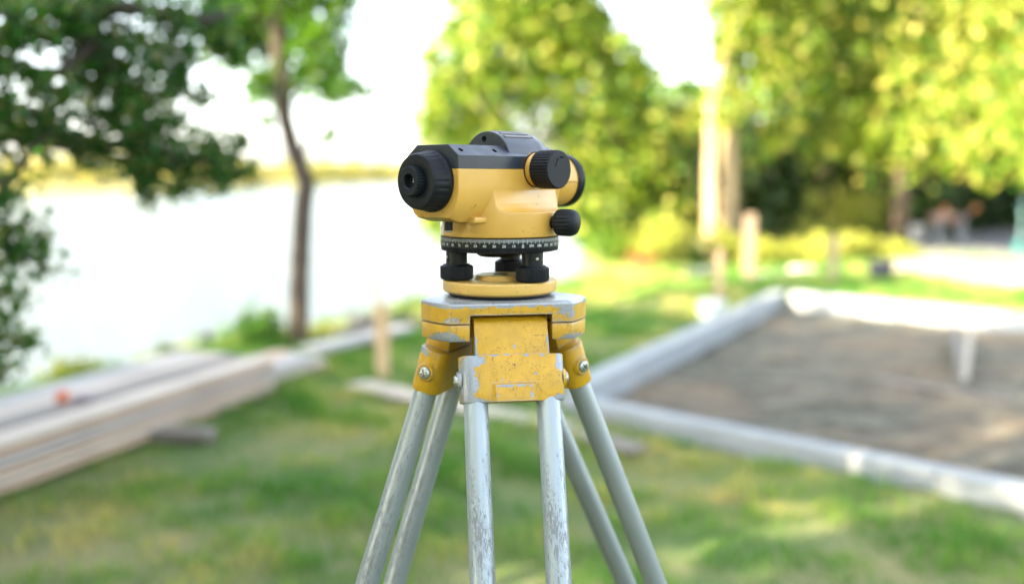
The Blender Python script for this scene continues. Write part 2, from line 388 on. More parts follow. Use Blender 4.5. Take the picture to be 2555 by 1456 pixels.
# far-off wood on the other bank
P = []; 
for (x0, y0), (x1, y1) in zip(SH[1:-1], SH[2:]):
    L = math.hypot(x1 - x0, y1 - y0); d = math.hypot(x0, y0)
    ncl = int(L / 3.2) + 3
    for _ in range(ncl):
        u_ = rng.uniform(); o = rng.uniform(6, 45)
        hgt = (2.4 + rng.uniform(0, 1.0) + 2.0 * rng.uniform() ** 3) * (1 + (min(y0, 600) / 420) * 0.9)
        cx, cy = x0 + (x1 - x0) * u_ - .35 * o, y0 + (y1 - y0) * u_ + o
        q = rng.normal(size=(110, 3)) * np.array([2.2, 2.2, 0.42 * hgt]) * 0.62 + np.array([cx, cy, 0.45 * hgt])
        P.append(q)
P = np.concatenate(P); P = P[P[:, 2] > -0.6]
Vq, Fq = leaf_quads(P, 1.5)
FAR_LEAF = leaf_mat('far_foliage', (0.10, 0.12, 0.03), (0.19, 0.19, 0.045), (0.32, 0.27, 0.08), 0.3)
tag(np_mesh('far_woods', Vq, Fq, FAR_LEAF, tint=rng.uniform(0, 1, len(Fq))), 'low sunlit wood along the far bank of the lake', 'woods', kind='stuff')

# concrete path and grey yard on the right
CONC = plain('concrete', (0.24, 0.225, 0.20), 0.85, var=0.18, scale=6, bmp=0.004)
def slab(name, pts, z0, z1, mat, label, cat, kind='structure', bevel=0.01):
    bm = bmesh.new(); prism(bm, pts, z0, z1, bevel); o = bm_obj(name, bm, mat, None); return tag(o, label, cat, kind=kind)
PATH_PTS = [at(2222, 628), at(2700, 678), (9.5, 9.4), at(2560, 716), at(2222, 678)]
slab('path', PATH_PTS, -0.06, 0.05, CONC, 'sunlit pale concrete path crossing behind the foundation', 'path')
ASPH = plain('grey_yard', (0.13, 0.14, 0.145), 0.9, var=0.15, scale=9, bmp=0.004)
YARD_PTS = [(6.75, 17.6), at(2700, 672), (16, 11), (30, 24), (13.5, 26), (9.2, 23.5), (7.4, 20.6)]
slab('yard_paving', YARD_PTS, -0.06, 0.045, ASPH, 'grey shaded paving of the yard behind the pale path', 'paving')

# ------------------------------------------------------------------ foundation bed
KERB = plain('pale_formwork', (0.215, 0.235, 0.245), 0.7, var=0.10, scale=5, bmp=0.002)
fr = empty('foundation_frame', (FA[0], FA[1], 0), label='pale concrete edging frame round the bare soil bed', cat='foundation frame')
def beam(p, q, wdt, z0, z1, ext=0.0, name='edging_beam'):
    L = math.hypot(q[0] - p[0], q[1] - p[1]); a = math.atan2(q[1] - p[1], q[0] - p[0])
    bm = bmesh.new(); n = max(1, round(L / 2.0)); s = L / n; obs = []
    for k in range(n):
        bm = bmesh.new(); box(bm, k * s + 0.005, (k + 1) * s - 0.005, -wdt / 2, wdt / 2, z0, z1, 0.008, 1)
        o = bm_obj(name, bm, KERB, fr); o.location = (p[0] - FA[0], p[1] - FA[1], random.uniform(-0.004, 0.004)); o.rotation_euler = (0, 0, a)
beam(FA, FN, 0.11, -0.24, 0.085); 
dAB = Vector((FB[0] - FA[0], FB[1] - FA[1])).normalized(); dBF = Vector((FF[0] - FB[0], FF[1] - FB[1])).normalized()
beam((FA[0] + dAB.x * 0.13, FA[1] + dAB.y * 0.13), FB, 0.15, -0.24, 0.12); beam((FB[0] + dBF.x * 0.16, FB[1] + dBF.y * 0.16), FF, 0.17, -0.24, 0.12)
# soil inside
n = 150; vs = []; fs = []
for i in range(n + 1):
    for j in range(n + 1):
        a, bq = i / n, j / n
        x = (1 - a) * (1 - bq) * FA[0] + a * (1 - bq) * FN[0] + a * bq * FF[0] + (1 - a) * bq * FB[0]
        y = (1 - a) * (1 - bq) * FA[1] + a * (1 - bq) * FN[1] + a * bq * FF[1] + (1 - a) * bq * FB[1]
        z = -0.05 + 0.012 * math.sin(4.2 * x + 2 * y) * math.sin(2.6 * y - x) + 0.008 * math.sin(11 * x - 7 * y) + random.uniform(-0.016, 0.016)
        if a > 0.62 and bq > 0.45: z -= 0.05
        vs.append((x, y, z))
fs = [(i * (n + 1) + j, (i + 1) * (n + 1) + j, (i + 1) * (n + 1) + j + 1, i * (n + 1) + j + 1) for i in range(n) for j in range(n)]
m, t, b = new_mat('raked_soil'); s1 = noise(t, 0.9, 5, 0.6); s2 = noise(t, 1.0, 5, 0.7, vec=scaled(t, (2.2, 7, 3), (0, 0, -0.55)))
c = mixc(t, ramp(t, s2, [(0.38, (0, 0, 0)), (0.62, (1, 1, 1))]).outputs[0], (0.055, 0.052, 0.038), (0.175, 0.168, 0.125))
c = mixc(t, ramp(t, s1, [(0.48, (0, 0, 0)), (0.66, (1, 1, 1))]).outputs[0], c, (0.19, 0.145, 0.095))
t.links.new(c, b.inputs['Base Color']); b.inputs['Roughness'].default_value = 0.97; bump(t, b, noise(t, 40, 5, 0.7), dist=0.03, strength=1)
me = bpy.data.meshes.new('soil_bed'); me.from_pydata(vs, [], fs); me.shade_smooth()
tag(link_mesh('soil_bed', me, m), 'grey brown raked soil filling the edging frame', 'soil', kind='structure')

# ================================================================== TREES
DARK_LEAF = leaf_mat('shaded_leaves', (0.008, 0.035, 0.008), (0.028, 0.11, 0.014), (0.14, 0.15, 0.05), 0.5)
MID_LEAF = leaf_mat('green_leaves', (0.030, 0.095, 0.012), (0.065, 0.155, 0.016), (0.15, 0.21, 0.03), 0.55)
SUN_LEAF = leaf_mat('sunlit_yellow_green_leaves', (0.025, 0.10, 0.008), (0.135, 0.205, 0.012), (0.40, 0.36, 0.085), 0.4)  # light put into the tint: shade green at one end, sunlit yellow at the other
SHADE_LEAF = leaf_mat('shade_dark_leaves', (0.006, 0.020, 0.004), (0.011, 0.034, 0.006), (0.030, 0.055, 0.010), 0.25)  # leaf colour lowered so the shadow under the wood is painted in
BARK_B = bark('brown_bark', (0.035, 0.025, 0.017), (0.11, 0.08, 0.055)); BARK_D = bark('shade_dark_bark', (0.018, 0.014, 0.009), (0.060, 0.045, 0.030)); BARK_P = bark('pale_bark', (0.27, 0.20, 0.105), (0.38, 0.29, 0.17), 2)  # BARK_D: bark darkened to paint in the trunk's shaded side

def crown_points(blobs, n, clump=0.22, loose=0.12):
    """leaf positions: clumps spread through each blob (centre, radii, weight)"""
    out = []; wsum = sum(b_[2] for b_ in blobs); cl = []
    for c, r_, wt in blobs:
        k = max(3, int(wt / wsum * n / 70)); c = np.array(c); r_ = np.array(r_)
        d = rng.normal(size=(k, 3)); d /= np.linalg.norm(d, axis=1)[:, None]
        cc = c + d * r_ * (rng.uniform(0.05, 1, (k, 1)) ** 0.45)
        cl.append(cc); m_ = min(r_) * clump
        m_ = max(m_, 0.03)
        per = int(wt / wsum * n / k * (1 - loose)) + 1
        q = np.repeat(cc, per, 0); q = q + rng.normal(size=q.shape) * m_ * rng.uniform(0.55, 1.3, (len(cc), 1)).repeat(per, 0)
        out.append(q)
        lo = c + rng.normal(size=(int(wt / wsum * n * loose), 3)) * r_ * 0.55; out.append(lo)
    return np.concatenate(out), np.concatenate(cl)
def tree(name, label, cat, base, path, r0, blobs, nleaf, leaf, lmat, bmat, group=None, tint=(0, 1), limbs=16, clump=0.22, sub='crown', wob=0.12, taper=0.72, zmin=0.0, extra=()):
    """path: trunk points relative to base; blobs relative to base"""
    root = empty(name, base, label=label, cat=cat, group=group)
    bm = bmesh.new(); k = len(path); pts = [Vector(p) for p in path]
    fine, fr_ = [], []
    for i in range(k - 1):
        for s_ in range(4):
            q = pts[i].lerp(pts[i + 1], s_ / 4); f_ = (i + s_ / 4) / (k - 1)
            fine.append(q + Vector((random.uniform(-1, 1), random.uniform(-1, 1), 0)) * r0 * wob); fr_.append(r0 * (1.0 - taper * f_) * (1.35 if i == 0 and s_ == 0 else 1) * random.uniform(0.95, 1.06))
    fine.append(pts[-1]); fr_.append(r0 * 0.2)
    tube(bm, fine, fr_, 12)
    Pq, cl = crown_points(blobs, nleaf, clump)
    sel = rng.choice(len(cl), min(limbs, len(cl)), replace=False)
    for j in sel:
        e = Vector(cl[j]); lo = [q for q in range(len(fine)) if fine[q].z < e.z and q > len(fine) * 0.3 and fine[q].z > zmin] or [len(fine) // 2]
        i0 = min(lo, key=lambda q: (fine[q] - e).length * random.uniform(0.8, 1.3)); s0 = fine[i0]; rr = fr_[i0] * 0.45
        mid = s0.lerp(e, 0.5) + Vector((random.uniform(-.12, .12), random.uniform(-.12, .12), 0.12)) * (e - s0).length
        tube(bm, [s0, s0.lerp(mid, .5) + Vector((0, 0, .02)), mid, mid.lerp(e, .55), e], [rr, rr * .75, rr * .5, rr * .33, rr * .12], 6)
    for pp, rr in extra: tube(bm, pp, rr, 8)
    bm_obj('trunk', bm, bmat, root, 60)
    Vq, Fq = leaf_quads(Pq, leaf)
    np_mesh(sub, Vq, Fq, lmat, root, tint=np.clip(rng.normal(0.5 * (tint[0] + tint[1]), 0.3 * (tint[1] - tint[0]), len(Fq)), 0, 1))
    return root
def rel(base, u, v, d, rpx, ry=None, wt=None):      # blob at a seen place, radius given at that distance
    p = spot(u, v, d) - Vector(base); r_ = rpx / 2484 * d
    return (tuple(p), (r_, ry or r_, r_), wt or r_ ** 2)

# near tree at the left: trunk out of the picture, dark boughs hanging in
B = (-3.55, 2.9, 0.0)
bl = []
for u, v, d, r_ in [(30, 20, 2.6, 90), (150, 60, 2.8, 80), (50, 150, 2.7, 75), (280, 60, 3.0, 95), (200, 170, 3.0, 85), (400, 80, 3.2, 85), (120, 250, 2.6, 60), (20, 290, 2.5, 50), (330, 210, 3.1, 75),
                    (270, 130, 3.0, 60), (310, 240, 3.0, 50), (350, 340, 3.1, 50), (400, 400, 3.2, 40), (270, 290, 2.9, 65), (340, 360, 3.1, 70), (420, 300, 3.2, 60), (480, 380, 3.3, 65), (550, 430, 3.3, 50), (390, 440, 3.2, 48), (540, 350, 3.4, 50), (600, 410, 3.4, 38), (520, 30, 3.4, 80), (440, 160, 3.3, 65), (560, 110, 3.4, 55),
                    (200, 370, 3.0, 50), (90, 345, 2.7, 30), (460, 460, 3.3, 35), (350, 470, 3.1, 35), (500, 240, 3.4, 40),
                    (10, 560, 2.5, 65), (60, 620, 2.6, 48), (110, 665, 2.6, 30), (20, 500, 2.5, 40), (10, 740, 2.5, 45), (30, 850, 2.7, 40), (10, 920, 2.8, 35), (-60, 300, 2.6, 120), (-80, 600, 2.5, 110), (-150, 100, 2.6, 150), (-60, 800, 2.6, 80)]:
    bl.append(rel(B, u, v, d, r_))
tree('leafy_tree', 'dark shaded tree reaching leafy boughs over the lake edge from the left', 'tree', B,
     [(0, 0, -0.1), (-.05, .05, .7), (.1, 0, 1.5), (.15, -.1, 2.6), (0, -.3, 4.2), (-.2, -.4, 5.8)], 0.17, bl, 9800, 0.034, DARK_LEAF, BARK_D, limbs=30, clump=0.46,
     extra=[([spot(u, v, d) - Vector(B) for u, v, d in p_], r_) for p_, r_ in (([(-300, -150, 2.9), (-40, -60, 2.85), (140, 20, 2.9), (240, 110, 2.95), (310, 230, 3.05), (370, 330, 3.1), (450, 420, 3.25)], [.05, .044, .038, .032, .024, .016, .008]),
            ([(140, 20, 2.9), (330, 20, 3.0), (520, 50, 3.3), (600, 20, 3.5)], [.03, .024, .016, .008]), ([(-120, 620, 2.6), (0, 490, 2.6), (45, 420, 2.6), (110, 340, 2.65), (150, 250, 2.7)], [.022, .014, .010, .008, .005]),
            ([(-120, 560, 2.6), (-20, 600, 2.55), (60, 640, 2.6), (120, 670, 2.65)], [.02, .014, .009, .004]), ([(240, 110, 2.95), (130, 190, 2.8), (60, 260, 2.6)], [.02, .012, .006]))])
# its high outer crown and the neighbours along the bank, seen from under: they shade the lawn
def shade_tree(x, y, h, rad, nl, label, z0=1.9):
    bl = [((random.uniform(-.5, .5) * rad, random.uniform(-.5, .5) * rad, z0 + (h - z0) * q), (rad * random.uniform(.7, .95), rad * random.uniform(.7, .95), (h - z0) * 0.27), 1.0) for q in (0.08, .2, .35, .5, .65, .85)]
    return tree('shade_tree', label, 'tree', (x, y, ground_z(x, y) - 0.05), [(0, 0, 0), (.1, .1, h * .3), (-.1, .15, h * .55), (0, 0, h * .9)], 0.16, bl, nl, 0.21, MID_LEAF, BARK_B, group='trees on the bank beside the camera', limbs=22, clump=0.3)
shade_tree(-6.6, 0.2, 5.6, 2.9, 13000, 'tall leafy tree on the bank beside the near boughs', 1.4)
shade_tree(-5.0, -3.4, 6.6, 3.0, 14000, 'leafy tree standing behind the camera on the bank', 1.6)
shade_tree(-1.6, -5.6, 7.4, 2.9, 12000, 'leafy tree behind the camera on the lawn', 1.6)
shade_tree(-5.0, 2.5, 4.6, 2.2, 10000, 'broad crowned tree on the bank just behind the near dark boughs', 2.5)

# slender tree behind the planks
B = (-1.70, 7.84, -0.05)
pth = [tuple(spot(u, v, d) - Vector(B)) for u, v, d in ((745, 862, 7.84), (746, 740, 7.84), (750, 620, 7.84), (756, 520, 7.84), (764, 458, 7.84), (748, 415, 7.84), (728, 360, 7.82), (710, 290, 7.8), (700, 200, 7.8), (694, 100, 7.8), (694, 0, 7.8), (700, -200, 7.8), (690, -420, 7.8))]
bl = [rel(B, u, v, d, r_) for u, v, d, r_ in [(720, 60, 8.3, 75), (770, 110, 7.6, 65), (825, 190, 7.6, 62), (870, 225, 7.6, 48), (630, 60, 8.0, 70), (590, 10, 7.9, 80), (790, 10, 7.8, 75), (640, 190, 7.9, 60), (730, 190, 8.1, 42), (715, 260, 8.1, 34),
      (600, 120, 7.9, 60), (780, 190, 7.7, 50), (580, 90, 8.0, 60), (650, 130, 8.2, 55), (560, 40, 8.0, 60), (800, -80, 7.8, 120), (650, -120, 7.9, 130), (730, -260, 7.8, 150), (850, -200, 7.5, 90), (828, 335, 7.4, 20), (740, 120, 8.2, 50), (670, 300, 7.8, 22), (850, 100, 7.6, 35)]]
tree('slender_tree', 'slender tree with a kinked trunk rising behind the stacked planks', 'tree', B, pth, 0.080, bl, 11500, 0.072, MID_LEAF, BARK_D, limbs=30, clump=0.42, tint=(0, .8), wob=0.02, taper=0.25)

# pale green tree in the middle, on the shore behind the level
B = (1.9, 15.6, -0.05)
bl = [rel(B, u, v, d, r_, ry=1.0) for u, v, d, r_ in [(1180, 120, 15, 80), (1300, 60, 15.5, 110), (1420, 90, 16, 110), (1110, 260, 14.6, 70), (1210, 230, 15, 95), (1340, 220, 15.5, 110), (1470, 150, 16, 85), (1560, 190, 16, 55), (1450, 50, 16, 60), (1540, 130, 16, 50), (1600, 200, 16, 40), (1090, 180, 14.6, 45), (1070, 300, 14.5, 40), (1120, 370, 14.5, 65),
      (1220, 370, 15, 85), (1480, 330, 15.6, 110), (1610, 280, 16, 50), (1600, 400, 16, 75), (1540, 480, 15.5, 85), (1440, 480, 15.3, 90), (1640, 540, 15.6, 70), (1520, 580, 15.6, 70), (1240, -60, 15.5, 150), (1370, -60, 15.5, 100), (1090, 560, 14.5, 40), (1590, 620, 15.3, 60)]]
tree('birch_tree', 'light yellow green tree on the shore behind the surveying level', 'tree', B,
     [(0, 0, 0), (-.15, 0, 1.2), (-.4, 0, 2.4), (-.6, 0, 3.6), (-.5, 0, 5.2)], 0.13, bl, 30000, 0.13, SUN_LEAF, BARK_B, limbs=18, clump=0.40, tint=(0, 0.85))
# the wooded right side
def wood_tree(base, h, blobs, n, leaf, mat, label, r0=0.16, bmat=BARK_B, tint=(0, 1), group='trees along the right side of the yard', name='broadleaf_tree', clump=0.3, lean=0.0, zmin=0.0, limbs=24):
    return tree(name, label, 'tree', base, [(0, 0, -0.1), (lean * .3, 0, h * .25), (lean * .6, .1, h * .5), (lean, 0, h * .9)], r0, blobs, n, leaf, mat, bmat, group=group, tint=tint, limbs=limbs, clump=clump, wob=0.04, taper=0.35, zmin=zmin)
B = (3.0, 15.1, 0)
wood_tree(B, 2.9, [rel(B, *q, ry=1.0) for q in ((1830, 110, 15, 50), (1860, 20, 15, 80), (1700, 310, 16.5, 50), (1800, 250, 15, 55), (1670, 420, 16.5, 50), (1690, 520, 16.8, 50), (1860, -120, 15, 100))], 8000, 0.13, SUN_LEAF,
          'lit tree with a pale straight trunk, first of the pair behind the edging corner', r0=0.12, bmat=BARK_P, name='pale_trunk_tree', group=None, zmin=1.9, limbs=3)
B = (3.36, 15.5, 0)
wood_tree(B, 4.8, [rel(B, *q, ry=1.0) for q in ((1900, 90, 15.4, 90), (1860, 220, 15.4, 75), (1960, 180, 15.2, 90), (1900, 350, 16.4, 50), (1950, -100, 15.5, 160))], 8000, 0.13, SUN_LEAF,
          'lit tree with the thicker pale trunk, beside the tan post', r0=0.15, bmat=BARK_P, name='pale_trunk_tree', group=None, zmin=2.9, limbs=4)
B = (7.6, 19.5, 0)
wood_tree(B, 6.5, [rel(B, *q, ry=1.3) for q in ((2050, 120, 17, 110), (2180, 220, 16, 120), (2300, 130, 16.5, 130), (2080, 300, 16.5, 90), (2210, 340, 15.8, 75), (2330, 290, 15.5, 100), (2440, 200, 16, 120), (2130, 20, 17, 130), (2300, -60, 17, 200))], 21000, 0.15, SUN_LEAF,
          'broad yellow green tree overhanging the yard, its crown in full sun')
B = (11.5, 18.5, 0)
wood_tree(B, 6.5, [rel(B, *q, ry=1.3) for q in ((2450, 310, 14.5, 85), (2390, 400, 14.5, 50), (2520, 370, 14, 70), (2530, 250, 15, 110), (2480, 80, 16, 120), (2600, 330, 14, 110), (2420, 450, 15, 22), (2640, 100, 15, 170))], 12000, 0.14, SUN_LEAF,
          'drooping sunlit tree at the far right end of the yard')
k = 0
for x, y, h, rad, lab in [(3.4, 22.5, 2.9, 1.9, 'tree in shade-dark green behind the pair of pale trunks'), (6.7, 21.4, 8.0, 2.4, 'tree in shade-dark green behind the tan post'), (9.2, 23.6, 9.0, 2.7, 'tree in shade-dark green behind the wheelbarrow'),
                          (12.6, 25.2, 9.0, 2.9, 'tree in shade-dark green at the back edge of the grey paving'), (16.5, 25.0, 9.0, 3.0, 'tree in shade-dark green in the far right corner of the yard'), (8.9, 27.5, 10.5, 2.9, 'tall tree in shade-dark green rising above the row behind the wheelbarrow'),
                          (14.8, 29.5, 11.0, 3.2, 'tall tree in shade-dark green at the back of the right corner'), (4.8, 27.5, 3.9, 2.2, 'rear deep green tree between the pale trunks and the post'), (20.5, 28.0, 10.5, 3.2, 'tree in shade-dark green beyond the right end of the yard')]:
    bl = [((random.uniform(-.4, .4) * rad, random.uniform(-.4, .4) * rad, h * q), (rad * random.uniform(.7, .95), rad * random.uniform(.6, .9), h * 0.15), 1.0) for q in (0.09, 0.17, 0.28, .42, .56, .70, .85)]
    wood_tree((x, y, 0), h, bl, 9000, 0.28, SHADE_LEAF if k != 7 else MID_LEAF, lab, r0=0.2, clump=0.36); k += 1

# shrubs and weeds
def shrub(name, label, base, rx, ry, h, n, leaf, mat, cat='shrub', tint=(0, 1), group=None):
    root = empty(name, base, label=label, cat=cat, group=group)
    bm = bmesh.new()
    for _ in range(7):
        a = random.uniform(0, 2 * PI); rr = random.uniform(.2, .7)
        tube(bm, [(0, 0, -0.02), (rx * rr * .4 * math.cos(a), ry * rr * .4 * math.sin(a), h * .4), (rx * rr * math.cos(a), ry * rr * math.sin(a), h * .85)], [0.012, 0.008, 0.003], 6)
    bm_obj('stem', bm, BARK_B, root, 60)
    bl = [((random.uniform(-.6, .6) * rx, random.uniform(-.6, .6) * ry, h * random.uniform(.25, .75)), (rx * .5, ry * .5, h * .3), 1.0) for _ in range(7)]
    Pq, _c = crown_points(bl, n, 0.35); Pq = Pq[Pq[:, 2] > 0.0]; Vq, Fq = leaf_quads(Pq, leaf)
    np_mesh('foliage', Vq, Fq, mat, root, tint=np.clip(rng.normal(0.5 * (tint[0] + tint[1]), 0.3 * (tint[1] - tint[0]), len(Fq)), 0, 1)); return root
shrub('shrub', 'round green bush at the foot of the slender tree', (-2.02, 7.75, -0.25), 0.32, 0.35, 0.62, 2600, 0.05, MID_LEAF, tint=(0, .6))
shrub('shrub', 'low bright bush between the slender tree and the lath', (-1.35, 8.9, -0.2), 0.42, 0.5, 0.42, 2300, 0.05, MID_LEAF)
shrub('shrub', 'low spreading bush at the bank edge behind the lath', (-0.85, 9.7, -0.2), 0.35, 0.5, 0.36, 1800, 0.05, MID_LEAF)
shrub('shrub', 'dark bush at the far left end of the planks', (-3.32, 5.55, -0.25), 0.26, 0.4, 0.50, 1900, 0.04, DARK_LEAF)
shrub('shrub', 'straw coloured weed clump behind the plank stack', (-2.95, 6.4, -0.3), 0.22, 0.25, 0.46, 900, 0.04, SUN_LEAF, tint=(.5, 1))
shrub('shrub', 'small green sprig rising above the middle of the planks', (-2.45, 6.95, -0.15), 0.10, 0.10, 0.33, 260, 0.035, MID_LEAF)
shrub('shrub', 'small sprig just left of the round bush', (-2.3, 7.4, -0.2), 0.10, 0.12, 0.42, 260, 0.035, MID_LEAF)
for i, (u, v, h, rx, lab) in enumerate([(1570, 645, .9, .8, 'leafy bush under the middle tree'), (1680, 650, .8, .7, 'yellow green weeds left of the pale trunks'), (1930, 640, .45, .9, 'sunlit weeds right of the tan post'), (2060, 636, .50, .9, 'sunlit weeds behind the thin stake'),
                                   (2170, 634, .42, .9, 'sunlit weeds left of the path end'), (2090, 560, 1.4, .9, 'yellow bush lit against the dark trees'), (1830, 640, .5, .6, 'weeds at the foot of the thicker pale trunk')]):
    x, y = at(u, max(v, 600) + 16); 
    shrub('shrub', lab, (x, y, -0.02), rx, 0.8, h, 2100, 0.07, SUN_LEAF, tint=(.45, 1) if i not in (0,) else (0, .5))
x, y = at(1598, 690)
f_ = empty('flower_plant', (x, y, 0), label='small plant with red flowers at the lawn edge', cat='flower')
bm = bmesh.new()
for _ in range(9): a = random.uniform(0, 6.3); tube(bm, [(0, 0, 0), (.08 * math.cos(a), .08 * math.sin(a), .12), (.16 * math.cos(a), .16 * math.sin(a), random.uniform(.16, .26))], [.006, .005, .003], 5)
bm_obj('stem', bm, MID_LEAF, f_, 60)
q = rng.normal(size=(70, 3)) * np.array([.13, .10, .05]) + np.array([0, 0, .22]); Vq, Fq = leaf_quads(q, 0.045)
tag(np_mesh('petals', Vq, Fq, plain('red_petals', (0.35, 0.05, 0.03), 0.6), f_), kind='stuff')

# grass
def vnoise(P, cell, seed):                           # smooth value noise over the plan
    g = np.random.default_rng(seed).uniform(size=(256, 256)); q = P / cell + 300; i = np.floor(q).astype(int); f = q - i; f = f * f * (3 - 2 * f); i %= 255
    a = g[i[:, 0], i[:, 1]]; b_ = g[i[:, 0] + 1, i[:, 1]]; c_ = g[i[:, 0], i[:, 1] + 1]; d_ = g[i[:, 0] + 1, i[:, 1] + 1]
    return (a * (1 - f[:, 0]) + b_ * f[:, 0]) * (1 - f[:, 1]) + (c_ * (1 - f[:, 0]) + d_ * f[:, 0]) * f[:, 1]
def grass_patch(n, region, hgt, seed):
    P = []
    while sum(len(q) for q in P) < n:
        y = region[2] + (region[3] - region[2]) * rng.uniform(size=n) ** 1.3; x = rng.uniform(region[0], region[1], n)
        half = 0.60 * y + 1.5; ok = np.abs(x) < half; P.append(np.stack([x[ok], y[ok]], 1))
    P = np.concatenate(P)[:n]
    keep = np.array([(x - bank_x(y) > 0.1) and inside_bed(x, y) < -0.12 for x, y in P]); P = P[keep]
    for poly in (PATH_PTS, YARD_PTS):
        ins = np.zeros(len(P), bool); q = poly[-1]
        for p in poly:
            c_ = ((p[1] > P[:, 1]) != (q[1] > P[:, 1])) & (P[:, 0] < (q[0] - p[0]) * (P[:, 1] - p[1]) / (q[1] - p[1] + 1e-9) + p[0]); ins ^= c_; q = p
        P = P[~ins]
    # thinner on worn patches
    wear = np.sin(P[:, 0] * 2.1 + 1.3 * np.sin(P[:, 1] * 1.7)) * np.sin(P[:, 1] * 2.6 + 0.8 * P[:, 0]); P = P[rng.uniform(size=len(P)) > np.clip(wear * 1.1 - 0.15, 0, 0.85)]
    z = np.array([ground_z(x, y) for x, y in P]); n = len(P)
    base = np.concatenate([P, z[:, None] - 0.004], 1)
    a = rng.uniform(0, 2 * PI, n); s = rng.uniform(.5, 1.3, n) * (0.2 + 2.0 * vnoise(P, 0.14, 9) ** 1.5) * (1 + 0.03 * P[:, 1]); wd = 0.0035 * (0.7 + P[:, 1] * 0.14)
    side = np.stack([np.cos(a), np.sin(a), 0 * a], 1) * wd[:, None]
    lean = np.stack([rng.normal(0, .35, n), rng.normal(0, .35, n), np.ones(n)], 1) * (hgt * s)[:, None]
    V = np.stack([base - side, base + side, base + lean], 1).reshape(-1, 3); F = np.arange(3 * n).reshape(n, 3)
    tz = 0.46 + 1.0 * (vnoise(P, 0.8, 5) - .5) + 1.0 * (vnoise(P, 0.17, 6) - .5) + rng.normal(0, .16, n)
    return V, F, np.clip(tz, 0, 1)
GRASS = leaf_mat('grass_blades', (0.040, 0.140, 0.014), (0.125, 0.235, 0.035), (0.40, 0.34, 0.13), 0.35)
V_, F_, T_ = grass_patch(480000, (-9, 11, 1.6, 17.5), 0.045, 1)
tag(np_mesh('grass', V_, F_, GRASS, tint=T_), 'short uneven grass growing all over the lawn', 'grass', kind='stuff')

# ================================================================== THINGS ON THE SITE
WOODS = [wood('plank_%s' % n_, a, b_, 0) for n_, a, b_ in (('grey', (0.22, 0.21, 0.20), (0.36, 0.35, 0.335)), ('pale', (0.30, 0.25, 0.20), (0.47, 0.41, 0.34)), ('tan', (0.27, 0.18, 0.12), (0.42, 0.30, 0.21)), ('dark', (0.10, 0.085, 0.07), (0.20, 0.175, 0.15)))]
POST = wood('fresh_wood', (0.42, 0.29, 0.15), (0.58, 0.43, 0.25), 2); POST_G = wood('weathered_wood', (0.15, 0.11, 0.075), (0.25, 0.19, 0.13), 2)
def plank(loc, rz, L, W, T, mat, label, group=None, rx=0.0, ry=0.0, cat='plank', name='plank'):
    bm = bmesh.new(); box(bm, 0, L, -W / 2, W / 2, 0, T, 0.004, 1)
    o = bm_obj(name, bm, mat); o.location = loc; o.rotation_euler = (rx, ry, rz); return tag(o, label, cat, group)
e1 = Vector((-1.42, 5.84)); dv = Vector((-0.32, -0.947)).normalized(); rz = math.atan2(dv.y, dv.x)   # planks run from the far end towards the camera
side = Vector((dv.y, -dv.x)); side = side if side.x < 0 else -side; side = Vector((-0.947, 0.32)).normalized()
for L_ in range(6):
    for c_ in range(4):
        off = 0.09 + c_ * 0.168 + random.uniform(-.006, .006); s0 = random.uniform(-0.07, 0.06)
        if c_ == 0 and L_ == 0: s0 = -0.05
        p = e1 + side * off + dv * s0
        mat = WOODS[[2, 1, 2, 0, 2, 1][L_] if c_ == 0 else ((3, 1, 0)[c_ - 1] if L_ == 5 else [1, 0, 3, 1, 2, 1][L_])]
        hidden = 0 < c_ < 4 and L_ < 5
        if hidden: lab, g = 'grey weathered plank buried inside the stack beside the lake', 'planks inside the stack beside the lake'
        elif c_ == 0: lab, g = ['warm brown plank at the very bottom of the stack, on the side facing the lawn', 'pale plank second from the bottom, on the lawn side of the stack', 'brown plank third from the bottom, on the lawn side of the stack', 'grey plank third from the top, on the lawn side of the stack', 'tan plank just under the top one on the lawn side of the stack', 'pale top plank along the lawn edge of the stack'][L_], 'planks stacked beside the lake'
        else: lab, g = ['', 'dark top plank second from the lawn edge, beside the orange rag', 'pale top plank third from the lawn edge of the stack', 'grey top plank along the lake edge of the stack'][c_], 'planks stacked beside the lake'
        plank((p.x, p.y, 0.015 + L_ * 0.037 + (0.006 * (c_ % 2) if L_ == 5 else 0)), rz + random.uniform(-.003, .003), 4.4, 0.155, 0.030, mat, lab, g)
# rear stack, longer and lower
e2 = Vector(at(785, 865, .15)) 
dv2 = Vector((-0.335, -0.942)).normalized()
for i, (o_, z_, s_, mi, lab) in enumerate([(0.0, 0.03, 0.0, 1, 'pale lower plank of the rear pile ending near the slender tree'), (0.0, 0.08, 0.12, 0, 'grey upper plank of the rear pile ending near the slender tree'), (-0.20, 0.03, 0.25, 3, 'dark lower plank on the lake side of the rear pile'), (-0.2, 0.08, 0.05, 2, 'brown upper plank on the lake side of the rear pile')]):
    sd_ = Vector((-dv2.y, dv2.x)); sd_ = sd_ if sd_.x > 0 else -sd_; p = e2 + sd_ * o_ + dv2 * s_
    plank((p.x, p.y, z_), math.atan2(dv2.y, dv2.x), 1.5, 0.17, 0.045, WOODS[mi], lab, 'planks of the rear pile')
p0 = Vector(at(1015, 832)); p1 = Vector(at(770, 893)); dd = p1 - p0
plank((p0.x, p0.y, 0.03), math.atan2(dd.y, dd.x), dd.length, 0.19, 0.05, WOODS[0], 'long pale grey plank lying past the slender tree to the lath')
for q, (u, v, ln, a) in enumerate([(830, 838, .8, .75), (880, 828, .7, .95)]):
    x, y = at(u, v); plank((x, y, 0.03 + .05 * q), a, ln, 0.14, 0.04, WOODS[3], ['dark brown offcut behind the long grey plank', 'dark brown offcut resting on another behind the long grey plank'][q], 'dark offcuts by the bank', cat='offcut')
